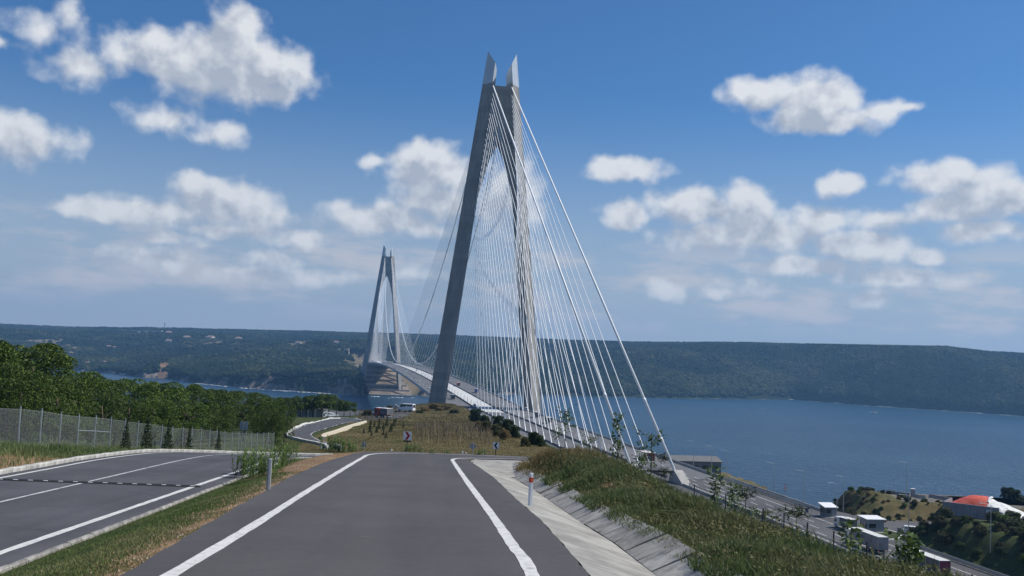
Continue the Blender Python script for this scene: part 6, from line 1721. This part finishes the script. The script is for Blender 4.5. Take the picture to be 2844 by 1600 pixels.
def salt_store():
    a = np.array(atz(2617, 1412, PLZ)); b = np.array(atz(2775, 1432, PLZ)); d = (b - a) / np.linalg.norm(b - a); n = np.array([-d[1], d[0]]); L = float(np.linalg.norm(b - a)); rz = math.atan2(d[1], d[0])
    w = empty('storage_wall', (float(a[0]), float(a[1]), PLZ), 'dark concrete wall in front of the covered salt heap', 'wall', rz=rz)
    nseg = 8
    for k in range(nseg):
        m = MB(); m.box(((k + .5) * L / nseg, .2, .2), (L / nseg - .05, .4, 3.6)); m.build('wall_panel', MAT['wall_dark'], w)
    m = MB(); m.box((.2, 6, .9), (.4, 11.0, 1.9)); m.build('end_wall', MAT['wall_dark'], w)
    h = empty('salt_heap', (float(a[0]), float(a[1]), PLZ), 'heap half under an orange red tarpaulin, white salt sheet to the right', 'heap', rz=rz)
    def mound(x0, x1, y0, y1, hgt, nx, ny, f, name, mat):
        xs, ys = np.linspace(x0, x1, nx), np.linspace(y0, y1, ny); X, Y = np.meshgrid(xs, ys); Z = f(X, Y)
        me = grid_mesh(name, X, Y, Z, mat, True); return obj(name, me, h)
    def hf(X, Y):
        e = np.exp(-(np.abs((X - L * .60) / (L * .50)) ** 2.6) * 1.0) * np.clip(1 - ((Y - 6.0) / 6.4) ** 2, 0, 1) ** .6
        z = 4.1 * e + .25 * (fbm(X, Y, 1.6, 3, 81) - .5)
        return z * np.clip(X / 1.5 + .6, 0, 1)
    mound(.4, L * .80, .5, 12, 4, 40, 26, hf, 'tarpaulin', MAT['tarp'])
    def hs(X, Y):
        e = np.clip(1 - (X - L * .78) / (L * .62), 0, 1) ** .8 * np.clip(1 - ((Y - 6.0) / 6.6) ** 2, 0, 1) ** .6
        return 3.5 * e + .5 * (fbm(X, Y, 1.3, 3, 82) - .5) * (e > 0.01)
    mound(L * .78, L * 1.42, -.5, 12.4, 4, 40, 30, hs, 'salt_sheet', MAT['salt'])
    m = MB(); m.tube([(L * .785, 2.2, 2.9), (L * .79, 4.5, 4.05), (L * .80, 7.0, 3.9)], .32, 6); m.build('sheet_roll', MAT['white'], h)
MAT['wall_dark'] = material('shaded_concrete', (.24, .24, .25), .9, .12, .6)
salt_store()
k = 0
for px, py, big in [(2446, 1376, 1), (2476, 1374, 0), (2497, 1376, 0), (2515, 1378, 0), (2535, 1380, 2), (2550, 1383, 0), (2560, 1385, 1), (2590, 1383, 0), (2605, 1386, 0), (2622, 1389, 0), (2635, 1391, 0)]:
    x, y = atz(px, py, PLZ); o = empty('barrier_block', (x, y, PLZ), ['grey concrete barrier block in the row along the platform edge', 'pale concrete barrier block along the platform edge', 'tall pale cabinet standing in the row of barrier blocks'][big], ['barrier', 'barrier', 'cabinet'][big], 'barrier blocks on the platform', rz=math.atan2(-.15, 1))
    if big == 2: m = MB(); m.box((0, 0, 1.2), (1.1, .9, 2.4)); m.build('body', MAT['booth_grey'], o); m = MB(); m.box((0, 0, 2.45), (1.3, 1.1, .12)); m.build('lid', MAT['white'], o)
    else:
        m = MB(); pr = [(-.35, 0), (.35, 0), (.3, .2), (.14, .45), (.12, 1.05), (-.12, 1.05), (-.14, .45), (-.3, .2)]; m.loft([[(-1.1, q[0], q[1]) for q in pr], [(1.1, q[0], q[1]) for q in pr]]); m.build('block', MAT['kerb'] if big else MAT['wall_dark'], o)
        m = MB(); m.box((0, 0, 1.07), (2.1, .2, .05)); m.build('cap', MAT['kerb'], o)
# white pavilion behind the umbrella pines
def pavilion():
    p = aty(845, 1150, 335); g0 = gz(p[0], p[1]); o = empty('pavilion', (float(p[0]), float(p[1]), g0), 'low white pavilion behind the trunks of the umbrella pines', 'building', rz=-.1)
    m = MB(); m.box((0, 2, 1.4), (14, 4, 2.8)); m.build('wall', MAT['booth_grey'], o); m = MB(); m.box((0, 0, 3.1), (15, 7, .35)); m.build('roof', MAT['roof_grey'], o)
    for x in np.linspace(-7.6, 7.6, 7): m = MB(); m.box((x, -3.6, 1.5), (.35, .35, 3.0)); m.build('column', MAT['kerb'], o)
pavilion()
def far_wall():
    a = hit(985, 1137); b = hit(1155, 1141); a, b = np.array(a), np.array(b); L = np.linalg.norm((b - a)[:2]); n = 14; o = empty('parapet_wall', tuple(a), 'long pale parapet wall at the far edge of the car park', 'wall')
    for k in range(n):
        c = a + (b - a) * (k + .5) / n; m = MB(); m.box((0, 0, .4), (L / n - .06, .35, .9)); q = m.build('wall_panel', MAT['kerb'], o); q.location = Vector((c[0], c[1], gz(c[0], c[1]))) - Vector(a); q.rotation_euler = (0, 0, math.atan2((b - a)[1], (b - a)[0]))
far_wall()

# ------------------------------------------------------------------ boats
def boat(px, py, L, label, rz=.4):
    x, y = atz(px, py, 0); o = empty('boat', (x, y, 0), label, 'boat', 'small boats on the strait', rz); w = L * .3
    m = MB(); top = [(-L / 2, -w / 2), (L * .15, -w / 2), (L * .38, -w * .3), (L / 2, 0), (L * .38, w * .3), (L * .15, w / 2), (-L / 2, w / 2)]
    m.loft([[(a * .88, b * .6, -.3) for a, b in top], [(a, b, L * .11) for a, b in top]]); m.build('hull', MAT['white'], o)
    m = MB(); m.box((-L * .05, 0, L * .11 + L * .06), (L * .4, w * .65, L * .12), 0, (.85, .85)); c = m.build('cabin', MAT['white'], o)
    m = MB(); m.box((-L * .05, 0, L * .11 + L * .08), (L * .405, w * .66, L * .035)); m.build('window', MAT['glass'], c)
    m = MB(); m.tube([(-L * .1, 0, L * .2), (-L * .1, 0, L * .42)], L * .008, 5); m.build('mast', MAT['steel'], o)
for px, py, L, lab in [(1078, 1108, 9, 'small white boat below the far tower'), (940, 1104, 9, 'small white boat left of the far tower'), (264, 1042, 12, 'white boat in the bay at far left'), (346, 1051, 10, 'white boat off the red spur at far left'), (506, 1059, 11, 'white boat just above the pine tops'), (2125, 1138, 12, 'small boat far out in the middle of the strait'), (2427, 1149, 18, 'largest boat off the wooded shore at right'), (1978, 1250, 4, 'white boat nearest the highway lamp posts'), (2117, 1260, 4, 'tiny white boat right of the slim sapling'), (2286, 1297, 3.5, 'white speck of a boat above the booths'), (2484, 1344, 3.5, 'white boat above the brown mound'), (1868, 1218, 4, 'tiny boat right of the main cable')]:
    boat(px, py, L, lab, random.uniform(-.6, .6))

# ------------------------------------------------------------------ things on the far shore
MAT['house_white'] = material('house_wall', (.68, .66, .62), .8); MAT['house_roof'] = material('house_roof', (.30, .20, .16), .8)
def house(px, py, w, label, h=6, group='white houses on the far shore'):
    x, y, z = far_hit(px, py); o = empty('house', (x, y, z - .5), label, 'house', group, rz=random.uniform(-.5, .5))
    m = MB(); m.box((0, 0, h / 2), (w, w * .7, h)); m.build('wall', MAT['house_white'], o)
    m = MB(); m.loft([[(-w / 2 - .5, -w * .35 - .5, h), (w / 2 + .5, -w * .35 - .5, h), (w / 2 + .5, w * .35 + .5, h), (-w / 2 - .5, w * .35 + .5, h)], [(-w * .3, -.3, h + w * .2), (w * .3, -.3, h + w * .2), (w * .3, .3, h + w * .2), (-w * .3, .3, h + w * .2)]]); m.build('roof', MAT['house_roof'], o)
    for k in (-.28, .0, .28): m = MB(); m.box((w * k, -w * .35 - .03, h * .55), (w * .14, .08, h * .3)); m.build('window', MAT['glass'], o)
for i, (px, py, w) in enumerate([(150, 966, 14), (163, 972, 12), (175, 968, 13), (188, 964, 16), (197, 985, 14), (178, 983, 11), (172, 996, 13), (205, 972, 14), (215, 968, 12), (242, 1012, 14), (289, 1010, 12), (302, 966, 16), (318, 968, 14)]):
    house(px, py, w, 'small white house in the village on the far left hillside')
for px, py, w, lab in [(519, 942, 26, 'white block on the ridge slope right of the far viaduct'), (584, 942, 30, 'long white building on the far ridge slope'), (663, 945, 26, 'white twin building on the far ridge slope'), (468, 951, 22, 'white building below the far viaduct'), (469, 928, 24, 'white building beside the thin mast on the far ridge'), (933, 956, 16, 'pale tower house left of the far bridge tower'), (828, 958, 18, 'low white building on the bare far terrace')]:
    house(px, py, w, lab, 8)
def viaduct():
    a, b = far_hit(362, 927), far_hit(449, 932); o = empty('viaduct', a, 'long pale viaduct on haunched piers across the far hillside', 'bridge'); A, B = Vector(a), Vector(b); B.z = A.z + 2; up = Vector((0, 0, 16))
    d = B - A; m = MB(); rings = []
    for t in np.linspace(0, 1, 25):
        dep = 2.5 + 7 * max(0, 1 - min(abs(t - q) for q in (.3, .55, .8)) / .1) ** 1.5; c = d * t + up
        rings.append([tuple(c + Vector((0, -6, 0))), tuple(c + Vector((0, 6, 0))), tuple(c + Vector((0, 5, -dep))), tuple(c + Vector((0, -5, -dep)))])
    m.loft(rings); m.build('deck', MAT['house_white'], o)
    for t in (.3, .55, .8): m = MB(); c = d * t; m.box((c.x, c.y, c.z - 4), (7, 6, 34)); m.build('pier', MAT['house_white'], o)
viaduct()
for px, py, h, lab in [(960, 918, 42, 'lattice mast on the far ridge left of the far tower'), (845, 916, 38, 'thin mast on the far ridge'), (455, 934, 60, 'thin pale mast beside the far viaduct')]:
    x, y, z = far_hit(px, py + 4); o = empty('mast', (x, y, z - 2), lab, 'mast', 'masts on the far ridge')
    m = MB()
    for k in range(3): a = 2.1 * k; m.tube([(2.2 * math.cos(a), 2.2 * math.sin(a), 0), (.5 * math.cos(a), .5 * math.sin(a), h)], .35, 4)
    m.build('lattice', MAT['dark_steel'], o); m = MB(); m.box((0, 0, h * .92), (3.2, 3.2, 3)); m.build('antenna_cluster', MAT['dark_steel'], o)
def quay():
    x0, y0 = atz(340, 1040, 1.0); x1, y1 = atz(412, 1047, 1.0); o = empty('quay', (x0, y0, 0), 'pale quay at the foot of the red spur', 'quay'); d = Vector((x1 - x0, y1 - y0, 0))
    m = MB(); m.box((d.x / 2, d.y / 2 + 10, 1.2), (d.length, 26, 4.5), math.atan2(d.y, d.x)); m.build('apron', MAT['kerb_pale'], o)
    m = MB(); m.box((d.x * .72, d.y * .72 + 8, 5.2), (d.length * .45, 10, 4), math.atan2(d.y, d.x)); m.build('quay_shed', MAT['house_white'], o)
quay()
def shore_road(pts, label, w=9):
    P = [Vector(far_hit(px, py)) for px, py in pts]; o = empty('retaining_wall', tuple(P[0]), label, 'wall')
    m = MB(); rings = []
    for p in resample(smooth_line([tuple(q) for q in P], 5), n=26):
        g0 = far_z(p[0], p[1]); q = Vector((p[0], p[1], g0)) - P[0]; rings.append([tuple(q + Vector((0, -w / 2, -3))), tuple(q + Vector((0, w / 2, -3))), tuple(q + Vector((0, w / 2, 3.4))), tuple(q + Vector((0, -w / 2, 3.4)))])
    m.loft(rings); m.build('wall_face', MAT['kerb_pale'], o)
shore_road([(880, 972), (905, 972), (925, 973), (944, 975)], 'straight pale retaining wall above the wooded bluff')
shore_road([(955, 982), (968, 986), (969, 992), (960, 999)], 'curved pale road cut left of the far tower')
shore_road([(985, 1031), (995, 1026), (1004, 1018)], 'short pale road bank beside the far left tower leg')
# ------------------------------------------------------------------ haze over the strait
def haze():
    mt = bpy.data.materials.new('haze_air'); mt.use_nodes = True; nt = mt.node_tree; nt.nodes.clear()
    out = nt.nodes.new('ShaderNodeOutputMaterial'); v = nt.nodes.new('ShaderNodeVolumePrincipled')
    v.inputs['Color'].default_value = HAZE_COL + (1,); v.inputs['Density'].default_value = HAZE_D; v.inputs['Anisotropy'].default_value = .2
    nt.links.new(v.outputs[0], out.inputs['Volume'])
    m = MB(); m.box((0, 2950, 164), (12400, 6900, 348))
    tag(m.build('haze', mt), 'pale blue haze over the strait and hills', 'haze', kind='stuff')
HAZE_COL = (.28, .58, 1.0); HAZE_D = 9.5e-5
haze()
